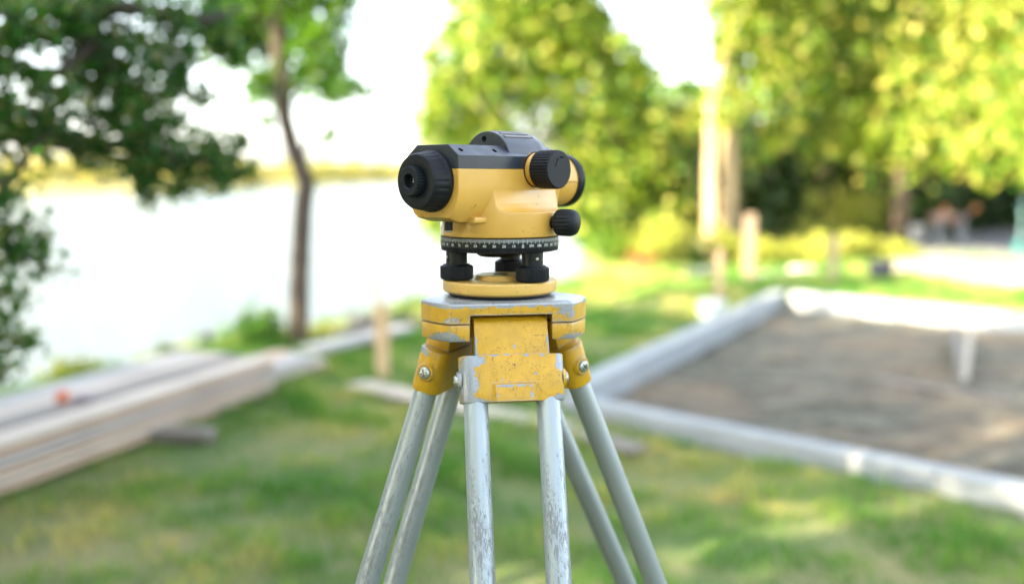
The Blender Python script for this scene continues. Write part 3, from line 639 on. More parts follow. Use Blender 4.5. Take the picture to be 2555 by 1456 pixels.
x, y = at(530, 1098); plank((x, y, 0.0), rz - 1.35, 0.75, 0.12, 0.055, WOODS[3], 'dark wooden bearer sticking out from under the plank stack', cat='bearer')
# flat boards on the lawn behind the tripod
p0 = Vector(at(890, 970)); p1 = Vector(at(1410, 1082)); dd = p1 - p0
plank((p0.x, p0.y, 0.015), math.atan2(dd.y, dd.x), dd.length, 0.17, 0.03, WOODS[1], 'pale board lying on the lawn behind the tripod legs', cat='board')
p0 = Vector(at(1400, 1090)); p1 = Vector(at(1590, 1140)); dd = p1 - p0
plank((p0.x, p0.y, 0.015), math.atan2(dd.y, dd.x), dd.length, 0.14, 0.035, WOODS[3], 'short brown board lying behind the right tripod leg', cat='board')
# orange rag on the stack
p = e1 + side * 0.30 + dv * 1.36
rg = empty('crumpled_rag', (p.x, p.y, 0.236), label='crumpled orange and mauve rag on top of the plank stack', cat='rag')
def lump(name, cx, cy, rx, ry, rz_, mat, par, seed):
    bm = bmesh.new(); bmesh.ops.create_icosphere(bm, subdivisions=3, radius=1.0); rd = random.Random(seed); ph = [rd.uniform(0, 6) for _ in range(6)]
    for v in bm.verts:
        k_ = 1 + .22 * math.sin(5 * v.co.x + ph[0]) * math.sin(6 * v.co.y + ph[1]) + .12 * math.sin(11 * v.co.z + ph[2] + 4 * v.co.x)
        v.co = Vector((cx + v.co.x * rx * k_, cy + v.co.y * ry * k_, max(0, rz_ * (.75 + v.co.z * k_))))
    return bm_obj(name, bm, mat, par, 60)
lump('cloth_fold', 0, 0, .030, .036, .030, plain('orange_cloth', (0.50, 0.14, 0.06), 0.8), rg, 1)
lump('cloth_fold', .085, .03, .045, .035, .018, plain('mauve_cloth', (0.22, 0.17, 0.20), 0.8), rg, 2)

def stake(u, v, h, wd, th, mat, label, pointed=True, rzz=0.0, tilt=0.0, pos=None, cat='stake'):
    x, y = pos or at(u, v)
    bm = bmesh.new(); box(bm, -wd / 2, wd / 2, -th / 2, th / 2, -0.15, h, 0.003, 1)
    o = bm_obj('wooden_stake', bm, mat); o.location = (x, y, 0); o.rotation_euler = (0, tilt, rzz); return tag(o, label, cat)
stake(955, 952, 0.50, 0.088, 0.022, POST, 'broad pale board stake upright in the lawn left of the tripod', rzz=.15)
stake(946, 958, 0.80, 0.026, 0.020, POST, 'tall thin lath standing against the broad stake', rzz=.1, cat='lath')
stake(1867, 702, 0.84, 0.13, 0.06, POST_G, 'tan post standing right of the pale trunks', cat='post')
stake(1792, 765, 0.58, 0.07, 0.04, POST_G, 'thin brown stake behind the white bucket')
stake(2077, 712, 0.60, 0.09, 0.04, POST_G, 'thin brown stake beyond the far edging beam')
# batten in the soil, and a dark strip added for the shaded face beside it
x, y = at(2410, 930)
o = stake(0, 0, 0.33, 0.036, 0.03, plain('pale_painted_batten', (0.33, 0.32, 0.30), .7), 'pale batten standing upright in the soil bed', pos=(x, y), tilt=0.06, cat='batten')
plank((x - 0.03, y + .02, -0.10), math.atan2(at(2380, 800)[1] - y, at(2380, 800)[0] - x), 1.6, 0.03, 0.22, wood('shade_strip', (.10, .105, .10), (.17, .17, .165), 0), 'dark upright strip standing for shade, running back from the batten across the bed', cat='board')
p0 = Vector(at(2190, 930)); p1 = Vector(at(2520, 985)); dd = p1 - p0
plank((p0.x, p0.y, -0.05), math.atan2(dd.y, dd.x), dd.length, 0.08, 0.02, WOODS[3], 'grey board lying in the soil at the foot of the batten', cat='board')

def bucket(loc, r_, h, mat, label, cat='bucket', lid=None, tilt=(0, 0, 0), handle=True, name='bucket'):
    root = empty(name, loc, label=label, cat=cat); root.rotation_euler = tilt
    bm = bmesh.new(); lathe(bm, [(r_ * .82, 0), (r_ * .84, .01), (r_ * .97, h * .86), (r_ * 1.04, h * .87), (r_ * 1.04, h * .93), (r_, h * .94), (r_ * 1.02, h), (r_ * .95, h), (r_ * .8, .02), (0, .02)], 40)
    bm_obj('bucket_body', bm, mat, root)
    if lid:
        bm = bmesh.new(); lathe(bm, [(r_ * 1.05, h * .97), (r_ * 1.07, h * 1.0), (r_ * 1.04, h * 1.03), (r_ * .9, h * 1.02), (r_ * .85, h * 1.05), (0, h * 1.07)], 40); bm_obj('lid', bm, lid, root)
    if handle:
        bm = bmesh.new(); pts = [(r_ * 1.06 * math.cos(a), -r_ * .9 * math.sin(a) * .9, h * .88 - r_ * .55 * math.sin(a)) for a in np.linspace(0, PI, 13)]
        tube(bm, pts, [.003] * 13, 6); bm_obj('handle', bm, STEEL, root)
    return root
WPL = plain('white_plastic', (0.48, 0.52, 0.52), 0.4, var=.05)
x, y = at(1775, 792); bucket((x, y, -0.02), .125, .17, WPL, 'white lidded bucket on the grass against the edging frame', lid=WPL)
x, y = at(2290, 603); bucket((x, y, 0.045), .16, .30, plain('dusty_white_plastic', (0.45, 0.46, 0.46), .5), 'dusty white bucket standing left of the wheelbarrow')
x, y = at(2197, 690); bucket((x, y, 0), .17, .20, plain('black_tub_plastic', (0.012, 0.014, 0.03), .5), 'low black tub on the grass beside the path end', handle=False, cat='tub', name='tub')
x, y = at(1745, 690); bucket((x, y, 0), .24, .10, plain('dark_green_tub', (0.03, 0.05, 0.045), .6), 'shallow dark tray at the foot of the pale trunks', handle=False, cat='tray', name='tray')
x, y = at(2000, 680)
bm = bmesh.new(); box(bm, -.17, .17, -.13, .13, 0, .08, .03, 2); o = bm_obj('cement_sack', bm, plain('white_paper_sack', (.45, .43, .38), .8, var=.1)); o.location = (x, y, 0); tag(o, 'white sack lying flat in the sun behind the frame corner', 'sack')
x, y = at(1930, 690)
bm = bmesh.new(); box(bm, -.4, .4, -.15, .15, 0, .06, .01, 1); o = bm_obj('paving_slab', bm, CONC); o.location = (x, y, 0); o.rotation_euler = (0, 0, .2); tag(o, 'grey paving slab lying on the grass beside the tan post', 'slab')

# wheelbarrow seen from its handles
x, y = at(2358, 606)
wb = empty('wheelbarrow', (x, y, 0.045), -0.12, label='wheelbarrow with orange grips parked on the grey paving', cat='wheelbarrow')
TRAY = plain('dusty_pink_tray', (0.30, 0.20, 0.17), .6); GFR = plain('grey_frame_paint', (0.34, 0.38, 0.42), .45); ORG = plain('orange_grip', (0.62, 0.20, 0.06), .5)
bm = bmesh.new(); a_ = [(-.24, -.32), (.24, -.32), (.20, .36), (-.20, .36)]; b_ = [(-.34, -.45), (.34, -.45), (.30, .50), (-.30, .50)]
lo = [bm.verts.new((p[0], p[1], .40)) for p in a_]; hi = [bm.verts.new((p[0], p[1], .62)) for p in b_]; li = [bm.verts.new((p[0] * .97, p[1] * .97, .605)) for p in b_]; bi = [bm.verts.new((p[0] * .95, p[1] * .95, .415)) for p in a_]
bm.faces.new(lo); bm.faces.new(bi)
for A_, B_ in ((lo, hi), (hi, li), (li, bi)):
    for i in range(4): bm.faces.new((A_[i], A_[(i + 1) % 4], B_[(i + 1) % 4], B_[i]))
bm_obj('tray', bm, TRAY, wb)
for s_ in (-1, 1):
    bm = bmesh.new(); tube(bm, [(s_ * .08, .75, .24), (s_ * .2, .2, .38), (s_ * .28, -.5, .58), (s_ * .31, -.85, .72)], [.018] * 4, 8); bm_obj('handle', bm, GFR, wb)
    bm = bmesh.new(); tube(bm, [(s_ * .31, -.82, .71), (s_ * .325, -1.0, .80)], [.042, .046], 10); bm_obj('grip', bm, ORG, wb)
    bm = bmesh.new(); tube(bm, [(s_ * .22, -.1, .42), (s_ * .25, -.32, .0), (s_ * .25, -.40, .0), (s_ * .26, -.48, .55)], [.022] * 4, 8); bm_obj('leg', bm, GFR, wb)
wh = empty('wheel', (0, .78, .19)); wh.parent = wb
bm = bmesh.new(); lathe(bm, [(.12, -.04), (.17, -.045), (.19, -.02), (.19, .02), (.17, .045), (.12, .04)], 32, M=axis_M((0, 0, 0), (1, 0, 0)), cap=True); bm_obj('tyre', bm, RUB, wh)
bm = bmesh.new(); lathe(bm, [(.03, -.06), (.115, -.035), (.115, .035), (.03, .06)], 24, M=axis_M((0, 0, 0), (1, 0, 0))); bm_obj('rim', bm, GFR, wh)
wb.scale = (0.85, 0.85, 0.85)
# teal standpipe at the right edge
x, y = at(2545, 640)
sp = empty('water_standpipe', (x, y, 0.04), label='teal standpipe with a tap at the right edge of the path', cat='standpipe'); TEAL = plain('teal_paint', (0.02, 0.15, 0.15), .4)
bm = bmesh.new(); tube(bm, [(0, 0, 0), (0, 0, .85), (.02, 0, .95)], [.022, .02, .02], 12); bm_obj('pipe', bm, plain('grey_teal_pipe', (.16, .30, .31), .4), sp)
bm = bmesh.new(); lathe(bm, [(.05, .0), (.075, .02), (.075, .16), (.05, .18)], 20, M=Matrix.Translation((-.05, -.03, .02))); bm_obj('valve_body', bm, TEAL, sp)
bm = bmesh.new(); tube(bm, [(0, 0, .8), (-.09, -.05, .8), (-.10, -.06, .74)], [.014, .013, .013], 10); bm_obj('tap', bm, TEAL, sp)

# ================================================================== TRIPOD (millimetres, heights counted from the camera's height)
TX, TY = -0.0107, 0.99
trip = empty('survey_tripod', (TX, TY, 0), R(9.7), label='scuffed yellow and grey metal tripod standing on the lawn under the level', cat='tripod')
TOP = CAM_H * 1000
Z = lambda zc: TOP + zc
HALF = 44; RR = 84.4; FLAT = RR * math.cos(R(HALF))
def head_outline(Rr, half=HALF):
    pts = []
    for c0 in (-90, 30, 150):                        # arcs between flats
        a0, a1 = c0 + half, c0 + 120 - half
        for k_ in range(11): a = R(a0 + (a1 - a0) * k_ / 10); pts.append((Rr * math.cos(a), Rr * math.sin(a)))
    return pts
CHIP_HEAD = chipped('chipped_yellow_head', [((0.052, -0.060, (Z(-130)) / 1000), (0.016, 0.02, 0.010), 0.35), ((-0.055, -0.06, Z(-134) / 1000), (0.01, 0.02, 0.004), 0.3), ((0, -0.060, Z(-121) / 1000), (0.2, 0.2, 0.0028), 0.30)], amount=0.55)
CHIP_LOW = chipped('chipped_yellow_collar', [((-0.062, -0.055, Z(-154) / 1000), (0.022, 0.03, 0.010), 0.5), ((0.062, -0.055, Z(-154) / 1000), (0.020, 0.03, 0.006), 0.3)], amount=1.35)
def cutters(z0, z1, wd=39.5, depth=22):
    out = []
    for k_ in range(3):
        bm = bmesh.new(); box(bm, -wd, wd, -FLAT - 20, -FLAT + depth, z0, z1)
        bmesh.ops.rotate(bm, cent=(0, 0, 0), matrix=Matrix.Rotation(2 * PI * k_ / 3, 3, 'Z'), verts=bm.verts[:]); out.append(bm)
    return out
bm = bmesh.new(); prism(bm, head_outline(RR), Z(-137), Z(-120.2))
bm = boolean(bm, cutters(Z(-140), Z(-129.3)))
bmesh.ops.remove_doubles(bm, verts=bm.verts[:], dist=1e-3)
bm_obj('head_plate', bm, CHIP_HEAD, trip, 30, 0.001)
bm = bmesh.new(); o0, o1, o2 = head_outline(RR), head_outline(RR - 0.6), head_outline(RR - 5)
rings = [[bm.verts.new((x_, y_, z_)) for x_, y_ in o_] for o_, z_ in ((o0, Z(-120.2)), (o1, Z(-118.6)), (o2, Z(-117)))]
for A_, B_ in zip(rings, rings[1:]):
    for i in range(len(A_)): bm.faces.new((A_[i], A_[(i + 1) % len(A_)], B_[(i + 1) % len(A_)], B_[i]))
bm.faces.new(rings[0][::-1]); bm.faces.new(rings[-1])
tp = bm_obj('worn_top', bm, PLATE_METAL, trip, 25, 0.001); tp['label'] = 'bare worn metal top face of the head'
bm = bmesh.new(); prism(bm, head_outline(RR - 0.5), Z(-154), Z(-138.2)); bm = boolean(bm, cutters(Z(-160), Z(-130)))
bmesh.ops.remove_doubles(bm, verts=bm.verts[:], dist=1e-3)
es = [e for e in bm.edges if e.is_manifold and e.calc_face_angle(0) > R(50)]
bmesh.ops.bevel(bm, geom=es, offset=1.1, segments=2, affect='EDGES', profile=.5)
bm_obj('lower_collar', bm, CHIP_LOW, trip, 30, 0.001)
bm = bmesh.new(); lathe(bm, [(30, Z(-175)), (30, Z(-137.5))], 32); bm_obj('centre_screw_housing', bm, PLATE_METAL, trip, 30, 0.001)
bm = bmesh.new(); lathe(bm, [(9, Z(-215)), (19, Z(-213)), (20, Z(-192)), (9, Z(-190)), (9, Z(-174))], 32); bm_obj('centring_screw', bm, BLACK, trip, 30, 0.001)

# leg brackets: local x lateral, y outward (n), -z down the leg
def rrect(x0, x1, y0, y1, r_, k_=6):
    pts = []
    for cx, cy, a0 in ((x1 - r_, y0 + r_, -90), (x1 - r_, y1 - r_, 0), (x0 + r_, y1 - r_, 90), (x0 + r_, y0 + r_, 180)):
        for i in range(k_ + 1): a = R(a0 + 90 * i / k_); pts.append((cx + r_ * math.cos(a), cy + r_ * math.sin(a)))
    return pts
def bracket_bm():
    bm = bmesh.new()
    prof = [(-11, 3), (-9, 8), (-4, 11.5), (2, 11.8), (7.5, 9), (10.5, 4), (12.5, -10), (14.3, -27), (14.3, -34), (-12, -34)]       # (n, z)
    prism(bm, [(p[0], p[1]) for p in prof], -35.3, 35.3, axis='x', bevel=0.8)
    prism(bm, rrect(-50, 50, -15, 15, 12.5), -70.5, -26.2, bevel=1.5)
    # raised tab at the lower front edge
    zs = ((-16.5, 16.5, 13.5, -69.9), )
    v_ = [(-22.5, 14.6, -70.0), (22.5, 14.6, -70.0), (21.5, 14.6, -52.5), (-21.5, 14.6, -52.5), (-18, 19.4, -70.0), (18, 19.4, -70.0), (18, 19.4, -54.5), (-18, 19.4, -54.5)]
    q = [bm.verts.new(p) for p in v_]
    for f in ((4, 5, 6, 7), (0, 1, 5, 4), (1, 2, 6, 5), (2, 3, 7, 6), (3, 0, 4, 7), (3, 2, 1, 0)): bm.faces.new([q[i] for i in f])
    for s_ in (-1, 1):
        lathe(bm, [(10.5, 0), (9.2, 2.2), (8.2, 3.6), (0, 3.6)], 28, M=axis_M((s_ * 48.6, 0, -49), (s_, 0, 0)))
    return bm
def screw_bm(s_):
    bm = bmesh.new(); lathe(bm, [(6.2, 0), (6.2, .8), (5.6, 2.0), (4.2, 2.9), (2.2, 3.4), (0, 3.5)], 28)
    c1 = bmesh.new(); box(c1, -.95, .95, -3.8, 3.8, .7, 5); c2 = bmesh.new(); box(c2, -3.8, 3.8, -.95, .95, .8, 5)
    bm = boolean(bm, [c1, c2]); bmesh.ops.transform(bm, matrix=axis_M((s_ * 52.0, 0, -49), (s_, 0, .0)) @ Matrix.Rotation(.5, 4, 'Z'), verts=bm.verts[:]); return bm
fp = [((-0.043, .008, -.050), (.0105, .02, .030), .55), ((-.034, .012, -.031), (.010, .012, .006), .45), ((.044, .010, -.035), (.0075, .02, .010), .5), ((.044, .010, -.068), (.013, .02, .006), .5), ((0, .019, -.056), (.018, .004, .0022), .4), ((-.016, .019, -.063), (.0018, .004, .007), .3), ((.0155, .019, -.064), (.0022, .004, .009), .4), ((-.033, .01, -.069), (.02, .01, .004), .35)]
fp += [((.012, .0145, -.0275), (.0035, .006, .0016), .5), ((-.018, .0145, -.027), (.0045, .006, .0012), .5), ((.028, .0145, -.028), (.0045, .006, .0014), .5), ((-.006, .0145, -.0265), (.003, .006, .0009), .5), ((.002, .0135, -.019), (.0016, .006, .0035), .45), ((-.011, .0145, -.05), (.0014, .006, .0022), .45), ((.021, .0145, -.045), (.0017, .006, .0017), .45), ((-0.0345, .012, -.018), (.0022, .012, .014), .4), ((.0345, .012, -.016), (.0022, .012, .010), .4)]
fp = [((-c_[0], c_[1], c_[2]), r_, s_) for c_, r_, s_ in fp]
CHIP_F = chipped('chipped_yellow_front_bracket', fp, amount=0.35, edge_r=0.0022); CHIP_S = chipped('chipped_yellow_side_bracket', [((-.045, .01, -.03), (.010, .02, .006), .4)], amount=0.3)
BR = bracket_bm(); front_me = None
fbo = bm_obj('leg_bracket', BR, CHIP_F, trip, 30, 0.001); side_me = fbo.data.copy(); side_me.materials.clear(); side_me.materials.append(CHIP_S)
brackets = []
S_ME = {}
for s_ in (-1, 1):
    o = bm_obj('screw', screw_bm(s_), STEEL, fbo, 30, 0.001); S_ME[s_] = o.data
for k_, lean in ((0, .27), (1, .36), (2, .28)):      # front, right-back, left-back
    if k_ == 0: o = fbo
    else:
        o = link_mesh('leg_bracket', side_me, None, trip)
        for s_ in (-1, 1): link_mesh('screw', S_ME[s_], None, o)
    a = -PI / 2 + 2 * PI * k_ / 3
    Rz = Matrix.Rotation(a - PI / 2, 4, 'Z')         # local y -> outward
    o.matrix_local = Matrix.Translation((.0475 * math.cos(a), .0475 * math.sin(a), Z(-144) / 1000)) @ Rz @ Matrix.Rotation(math.atan(lean), 4, 'X')
    brackets.append(o)
    bm = bmesh.new(); tube(bm, [(-34.8, 0, 0), (34.8, 0, 0)], [5, 5], 16); p_ = bm_obj('hinge_pin', bm, STEEL, o, 30, 0.001)
bpy.context.view_layer.update()
# leg tubes: from the sleeves down to the ground; ends measured from the picture
inv = trip.matrix_world.inverted()
def ray_at_z(u, v, dc):                              # world point from picture spot and distance along the optical axis
    c, s = math.cos(R(6.6)), math.sin(R(6.6)); uc = (728 - v) / 2484 * dc
    return Vector(((u - 1277.5) / 2484 * dc, dc * c + uc * s, CAM_H - dc * s + uc * c))
legs = [(0, (1204.5, 1456, .878), (1395, 1456, .878)), (1, (1637, 1456, 1.075), (1562, 1456, 1.145)), (2, (915.7, 1456, .995), (983, 1456, 1.068))]
LEGT = [TUBE_MAT3, TUBE_MAT3, TUBE_MAT, TUBE_MAT2, TUBE_MAT, TUBE_MAT2]
ti = 0
for k_, eA, eB in legs:
    br = brackets[k_]; leg = empty('leg', (0, 0, 0)); leg.parent = trip; ends = []
    cand = [br.matrix_world @ Vector((s_ * .035, 0, -.055)) for s_ in (-1, 1)]
    tg = [ray_at_z(*eA), ray_at_z(*eB)]
    if (cand[0] - tg[0]).length + (cand[1] - tg[1]).length > (cand[0] - tg[1]).length + (cand[1] - tg[0]).length: tg = tg[::-1]
    for cpt, tpt in zip(cand, tg):
        d = (tpt - cpt).normalized(); L = (cpt.z - 0.42) / -d.z; e = cpt + d * L; ends.append((e, d))
        bm = bmesh.new(); lathe(bm, [(11.5, 0), (11.5, -L * 1000)], 40)
        near = (cpt.y + tpt.y) / 2; tb = bm_obj('tube', bm, LEGT[ti], leg, 30, 0.001); ti += 1
        tb.matrix_local = inv @ axis_M(cpt, -d)
    (a_, d1), (b_, d2) = ends; mid = (a_ + b_) / 2; dm = (d1 + d2).normalized(); Lg = mid.z / -dm.z
    fix = dict()
    bm = bmesh.new(); vsx = box(bm, -.052, .052, -.016, .016, -.04, .05, .006, 2); cl = bm_obj('clamp', bm, CHIP_S, leg)
    ax = (b_ - a_).normalized(); zz = -dm; yy = zz.cross(ax).normalized(); ax = yy.cross(zz)
    Mx = Matrix.Identity(4); 
    for r_i in range(3): Mx[r_i][0], Mx[r_i][1], Mx[r_i][2], Mx[r_i][3] = ax[r_i], yy[r_i], zz[r_i], mid[r_i]
    cl.matrix_local = inv @ Mx
    bm = bmesh.new(); lathe(bm, [(.014, .12), (.014, -Lg + .14)], 24); o = bm_obj('inner_tube', bm, PLATE_METAL, leg); o.matrix_local = inv @ Mx
    bm = bmesh.new(); lathe(bm, [(.017, -Lg + .20), (.019, -Lg + .10), (.012, -Lg + .05), (0, -Lg - .03)], 24); box(bm, -.01, .05, -.012, .012, -Lg + .10, -Lg + .11); o = bm_obj('foot_spike', bm, CHIP_S, leg); o.matrix_local = inv @ Mx

# ================================================================== SURVEYING LEVEL (local y = line of sight, x = focus side), millimetres above its foot
PHI = R(42)
lev = empty('surveying_level', (-0.0122, 0.99, CAM_H - 0.1168), -PHI, label='cream yellow automatic level with black eyepiece standing on the tripod head', cat='level')
ZA = 112.6                                           # height of the line of sight
def loc(wx, wy): return (wx * math.cos(PHI) - wy * math.sin(PHI), wx * math.sin(PHI) + wy * math.cos(PHI))
def L_(name, bm, mat, sm=32, par=None): return bm_obj(name, bm, mat, par or lev, sm, 0.001)
# base plate with three foot screws
bm = bmesh.new(); lathe(bm, [(0, 3.4), (54.0, 3.4), (56.4, 5.2), (57.0, 7.0), (57.0, 14.2), (56.2, 15.4), (26, 15.4), (25.5, 16.0), (23.6, 20.0), (21.5, 20.6), (9, 20.3), (8.4, 17), (0, 17)], 96); L_('base_plate', bm, CREAM2)
bm = bmesh.new(); lathe(bm, [(0, 0.0), (49.5, 0.0), (51, 1.2), (51, 3.6), (0, 3.6)], 72); L_('foot_ring', bm, RUB)
bm = bmesh.new(); lathe(bm, [(8.2, 17.2), (0, 17.2)], 24, cap=False); lathe(bm, [(8.3, 17.1), (8.3, 20.2)], 24, cap=False); L_('centre_hole', bm, DARKHOLE)
for wx, wy in ((-42.3, -12.3), (31.9, -30.5), (10.5, 42.8)):
    x_, y_ = loc(wx, wy); fs_ = empty('foot_screw', (x_ / 1000, y_ / 1000, 0)); fs_.parent = lev
    md = lambda i, a, k_: (-0.75 if (i in (2, 3, 4)) and k_ % 4 in (2, 3) else 0.0)
    bm = bmesh.new(); lathe(bm, [(13.5, 16.3), (15.4, 16.9), (16.4, 18.4), (16.4, 24), (16.4, 28.6), (15.6, 30.0), (13.6, 30.6), (13.0, 31.6), (9, 31.8)], 176, md); L_('knob', bm, RUB, par=fs_, sm=25)
    bm = bmesh.new(); lathe(bm, [(10.5, 31.0), (10.5, 46)], 48); L_('post', bm, BLACK, par=fs_)
    sgn = 1 if wx > 0 else -1
    dirw = Vector((0.42, -0.9, 0)) if wx > 0 and wy < 0 else Vector((-.85, -.5, 0)); dl = loc(dirw.x, dirw.y); dl = Vector((dl[0], dl[1], 0)).normalized()
    bm = bmesh.new(); lathe(bm, [(1.5, -.5), (1.5, .5), (1.1, .9), (0, 1.0)], 16, M=axis_M(dl * 10.3 + Vector((0, 0, 38.5)), dl)); L_('grub_screw', bm, plain('brass', (.45, .40, .28), .3, .8), par=fs_)
# underside disc
bm = bmesh.new(); lathe(bm, [(0, 38.4), (20, 38.4), (22.5, 40), (25, 45), (0, 45)], 64); L_('lower_bearing', bm, BLACK)
# graduated circle
NT = 168
def ringmod(i, a, k_): return -1.2 if i in (1, 2) and k_ % 6 in (3, 4, 5) else 0.0
bm = bmesh.new(); lathe(bm, [(55.5, 44.6), (58.3, 45.3), (58.3, 48.4), (58.3, 49.2), (58.7, 49.6), (58.7, 58.4), (57.6, 59.0), (0, 59.0)], NT * 6, ringmod); ring = L_('graduated_circle', bm, BLACK, 30)
FACE = -PI / 2 + 0.012                               # world direction facing the camera
def ang(g): return FACE + R(21.9 - 0.9 * g) + PHI      # local angle of a gon mark
vs, fs = [], []
def patch(a0, a1, z0, z1, r_=58.78):
    n_ = len(vs)
    for a, z_ in ((a0, z0), (a1, z0), (a1, z1), (a0, z1)): vs.append((r_ * math.cos(a) / 1000, r_ * math.sin(a) / 1000, z_ / 1000))
    fs.append((n_, n_ + 1, n_ + 2, n_ + 3))
for g in range(400):
    ln = 4.3 if g % 5 == 0 else 3.0; hw = (0.16 if g % 5 == 0 else 0.11) / 58.7; patch(ang(g) - hw, ang(g) + hw, 58.2 - ln, 58.2)
me = bpy.data.meshes.new('graduation_marks'); me.from_pydata(vs, [], fs); link_mesh('graduation_marks', me, WHITE_PRINT, ring)
def wrap_text(txt, size, g, zc, par):
    cu = bpy.data.curves.new('txt', 'FONT'); cu.body = txt; cu.size = size; cu.align_x = 'CENTER'; cu.align_y = 'CENTER'; cu.resolution_u = 2; cu.offset = 0.0
    o = bpy.data.objects.new('txt', cu); C.objects.link(o); bpy.context.view_layer.update()
    me_ = bpy.data.meshes.new_from_object(o.evaluated_get(bpy.context.evaluated_depsgraph_get())); bpy.data.objects.remove(o); bpy.data.curves.remove(cu)
    for v in me_.vertices:
        a = ang(g) + v.co.x / 58.8; z_ = zc + v.co.y; v.co = (58.80 * math.cos(a) / 1000, 58.80 * math.sin(a) / 1000, z_ / 1000)
    me_.materials.clear(); me_.name = 'scale_number'; return link_mesh('scale_number', me_, WHITE_PRINT, par)
for g in range(0, 400, 10):
    wrap_text(str(g), 3.6 if g else 5.0, g, 51.7 if g else 51.4, ring)
# upper body: round base rising to the barrel, with the stepped recess on the focus side
bm = bmesh.new(); lathe(bm, [(0, 59.2), (57.2, 59.2), (58.2, 60.0), (58.2, 81.6), (58.0, 92), (56.5, 104), (0, 104)], 128)
cut = bmesh.new(); prism(cut, [(33.0, 112), (33.4, 103.8), (36.0, 92), (38.4, 86.6), (42, 84.2), (50, 83.3), (75, 83.0), (75, 112)], -45.0, 80, axis='y')
cut2 = bmesh.new(); prism(cut2, [(-33.0, 112), (-33.4, 103.6), (-36.5, 94), (-46, 85), (-75, 83.0), (-75, 112)], -80, 80, axis='y')
bm = boolean(bm, [cut, cut2]); bmesh.ops.remove_doubles(bm, verts=bm.verts[:], dist=2e-3)
es = [e for e in bm.edges if e.is_manifold and e.calc_face_angle(0) > R(28)]
try: bmesh.ops.bevel(bm, geom=es, offset=0.45, segments=2, affect='EDGES', profile=.5, clamp_overlap=True)
except Exception: pass
L_('lower_body', bm, CREAM, 40)
# hull (yellow, lower half of the telescope body)
def hull_sec(wd, top, lo_w, bot, k_=1.0):
    h = [(wd, top), (wd, -4), (wd * .985, -10), (wd * .94, -17), (wd * .865, -24), (wd * .76, -30), (lo_w, bot)]
    return h + [(-x_, z_) for x_, z_ in h[::-1]]
secs = [(-91, hull_sec(33.5, 11.3, 21, -33)), (-90.2, hull_sec(34.0, 11.3, 21.6, -33.6)), (-88.5, hull_sec(34.0, 11.3, 21.6, -34.2)), (-76, hull_sec(33.6, 11.3, 20, -37.6)), (-40, hull_sec(33.5, 11.3, 20, -37.6)), (20, hull_sec(33.5, 11.3, 20, -34)), (52, hull_sec(33, 11.3, 18, -32)), (58, hull_sec(29.5, 11.3, 15, -28))]
bm = bmesh.new(); rg_ = [[bm.verts.new((x_, s_, ZA + z_)) for x_, z_ in sec] for s_, sec in secs]
for A_, B_ in zip(rg_, rg_[1:]):
    for i in range(len(A_)): bm.faces.new((A_[i], A_[(i + 1) % len(A_)], B_[(i + 1) % len(A_)], B_[i]))
bm.faces.new(rg_[0]); bm.faces.new(rg_[-1]); L_('telescope_housing', bm, CREAM, 22)
bm = bmesh.new(); box(bm, 17, 29.5, -66, -38, 73.6, 79.6, 1.6, 3); L_('housing_lip', bm, CREAM)
# objective end
bm = bmesh.new(); lathe(bm, [(25.4, 40), (25.9, 60), (25.9, 93)], 96, M=axis_M((0, 0, ZA), (0, 1, 0))); box(bm, 25, 27.6, 66, 90, ZA - 1.0, ZA + 1.2, .4, 1); L_('objective_barrel', bm, CREAM)
bm = bmesh.new(); lathe(bm, [(24.5, 92), (27.0, 92), (27.5, 93), (27.5, 102), (26.6, 103.4), (24.0, 103.4), (23.4, 99)], 96, M=axis_M((0, 0, ZA), (0, 1, 0)), cap=False); L_('objective_ring', bm, BLACK)
gl, t, b = new_mat('coated_glass'); b.inputs['Base Color'].default_value = (0.02, 0.035, 0.07, 1); b.inputs['Roughness'].default_value = 0.03; b.inputs['Coat Weight'].default_value = 1; t.links.new(ramp(t, noise(t, 30), [(0, (.015, .03, .07)), (1, (.03, .05, .09))]).outputs[0], b.inputs['Base Color'])
bm = bmesh.new(); lathe(bm, [(23.6, 97), (16, 99), (8, 100), (0, 100.3)], 64, M=axis_M((0, 0, ZA), (0, 1, 0)), cap=False); L_('objective_lens', bm, gl)
# dark cover with dome and sight hole
cov = [(33.9, 11.6), (33.9, 23.4), (20.4, 33.4), (-20.4, 33.4), (-33.9, 23.4), (-33.9, 11.6)]
bm = bmesh.new()
rg_ = []
for s_, kx, kz in ((-91.2, .992, -.3), (-90.6, 1, 0), (50, 1, 0), (60, .93, -3.5)): rg_.append([bm.verts.new((x_ * kx, s_, ZA + z_ + (kz if z_ > 12 else 0))) for x_, z_ in cov])
for A_, B_ in zip(rg_, rg_[1:]):
    for i in range(6): bm.faces.new((A_[i], A_[(i + 1) % 6], B_[(i + 1) % 6], B_[i]))
bm.faces.new(rg_[0]); bm.faces.new(rg_[-1])
dome = bmesh.new(); rg_ = []
ZC = 129.3
for s_, r_ in ((-18.5, 30.7), (-17.8, 31.3), (30, 31.3), (37, 30.0), (47, 26.0), (60, 19.0)):
    rg_.append([dome.verts.new((r_ * math.cos(a), s_, ZC + r_ * math.sin(a))) for a in np.linspace(-.1, PI + .1, 41)])
for A_, B_ in zip(rg_, rg_[1:]):
    for i in range(41): dome.faces.new((A_[i], A_[(i + 1) % 41], B_[(i + 1) % 41], B_[i]))
dome.faces.new(rg_[0]); dome.faces.new(rg_[-1])
bm = boolean(bm, [dome], 'UNION')
hole = bmesh.new(); lathe(hole, [(3.0, -30), (3.0, 8)], 24, M=axis_M((-3.5, 0, 153.2), (0, 1, 0)))
nb = Vector((10, 0, 13.5)).normalized(); hl = []
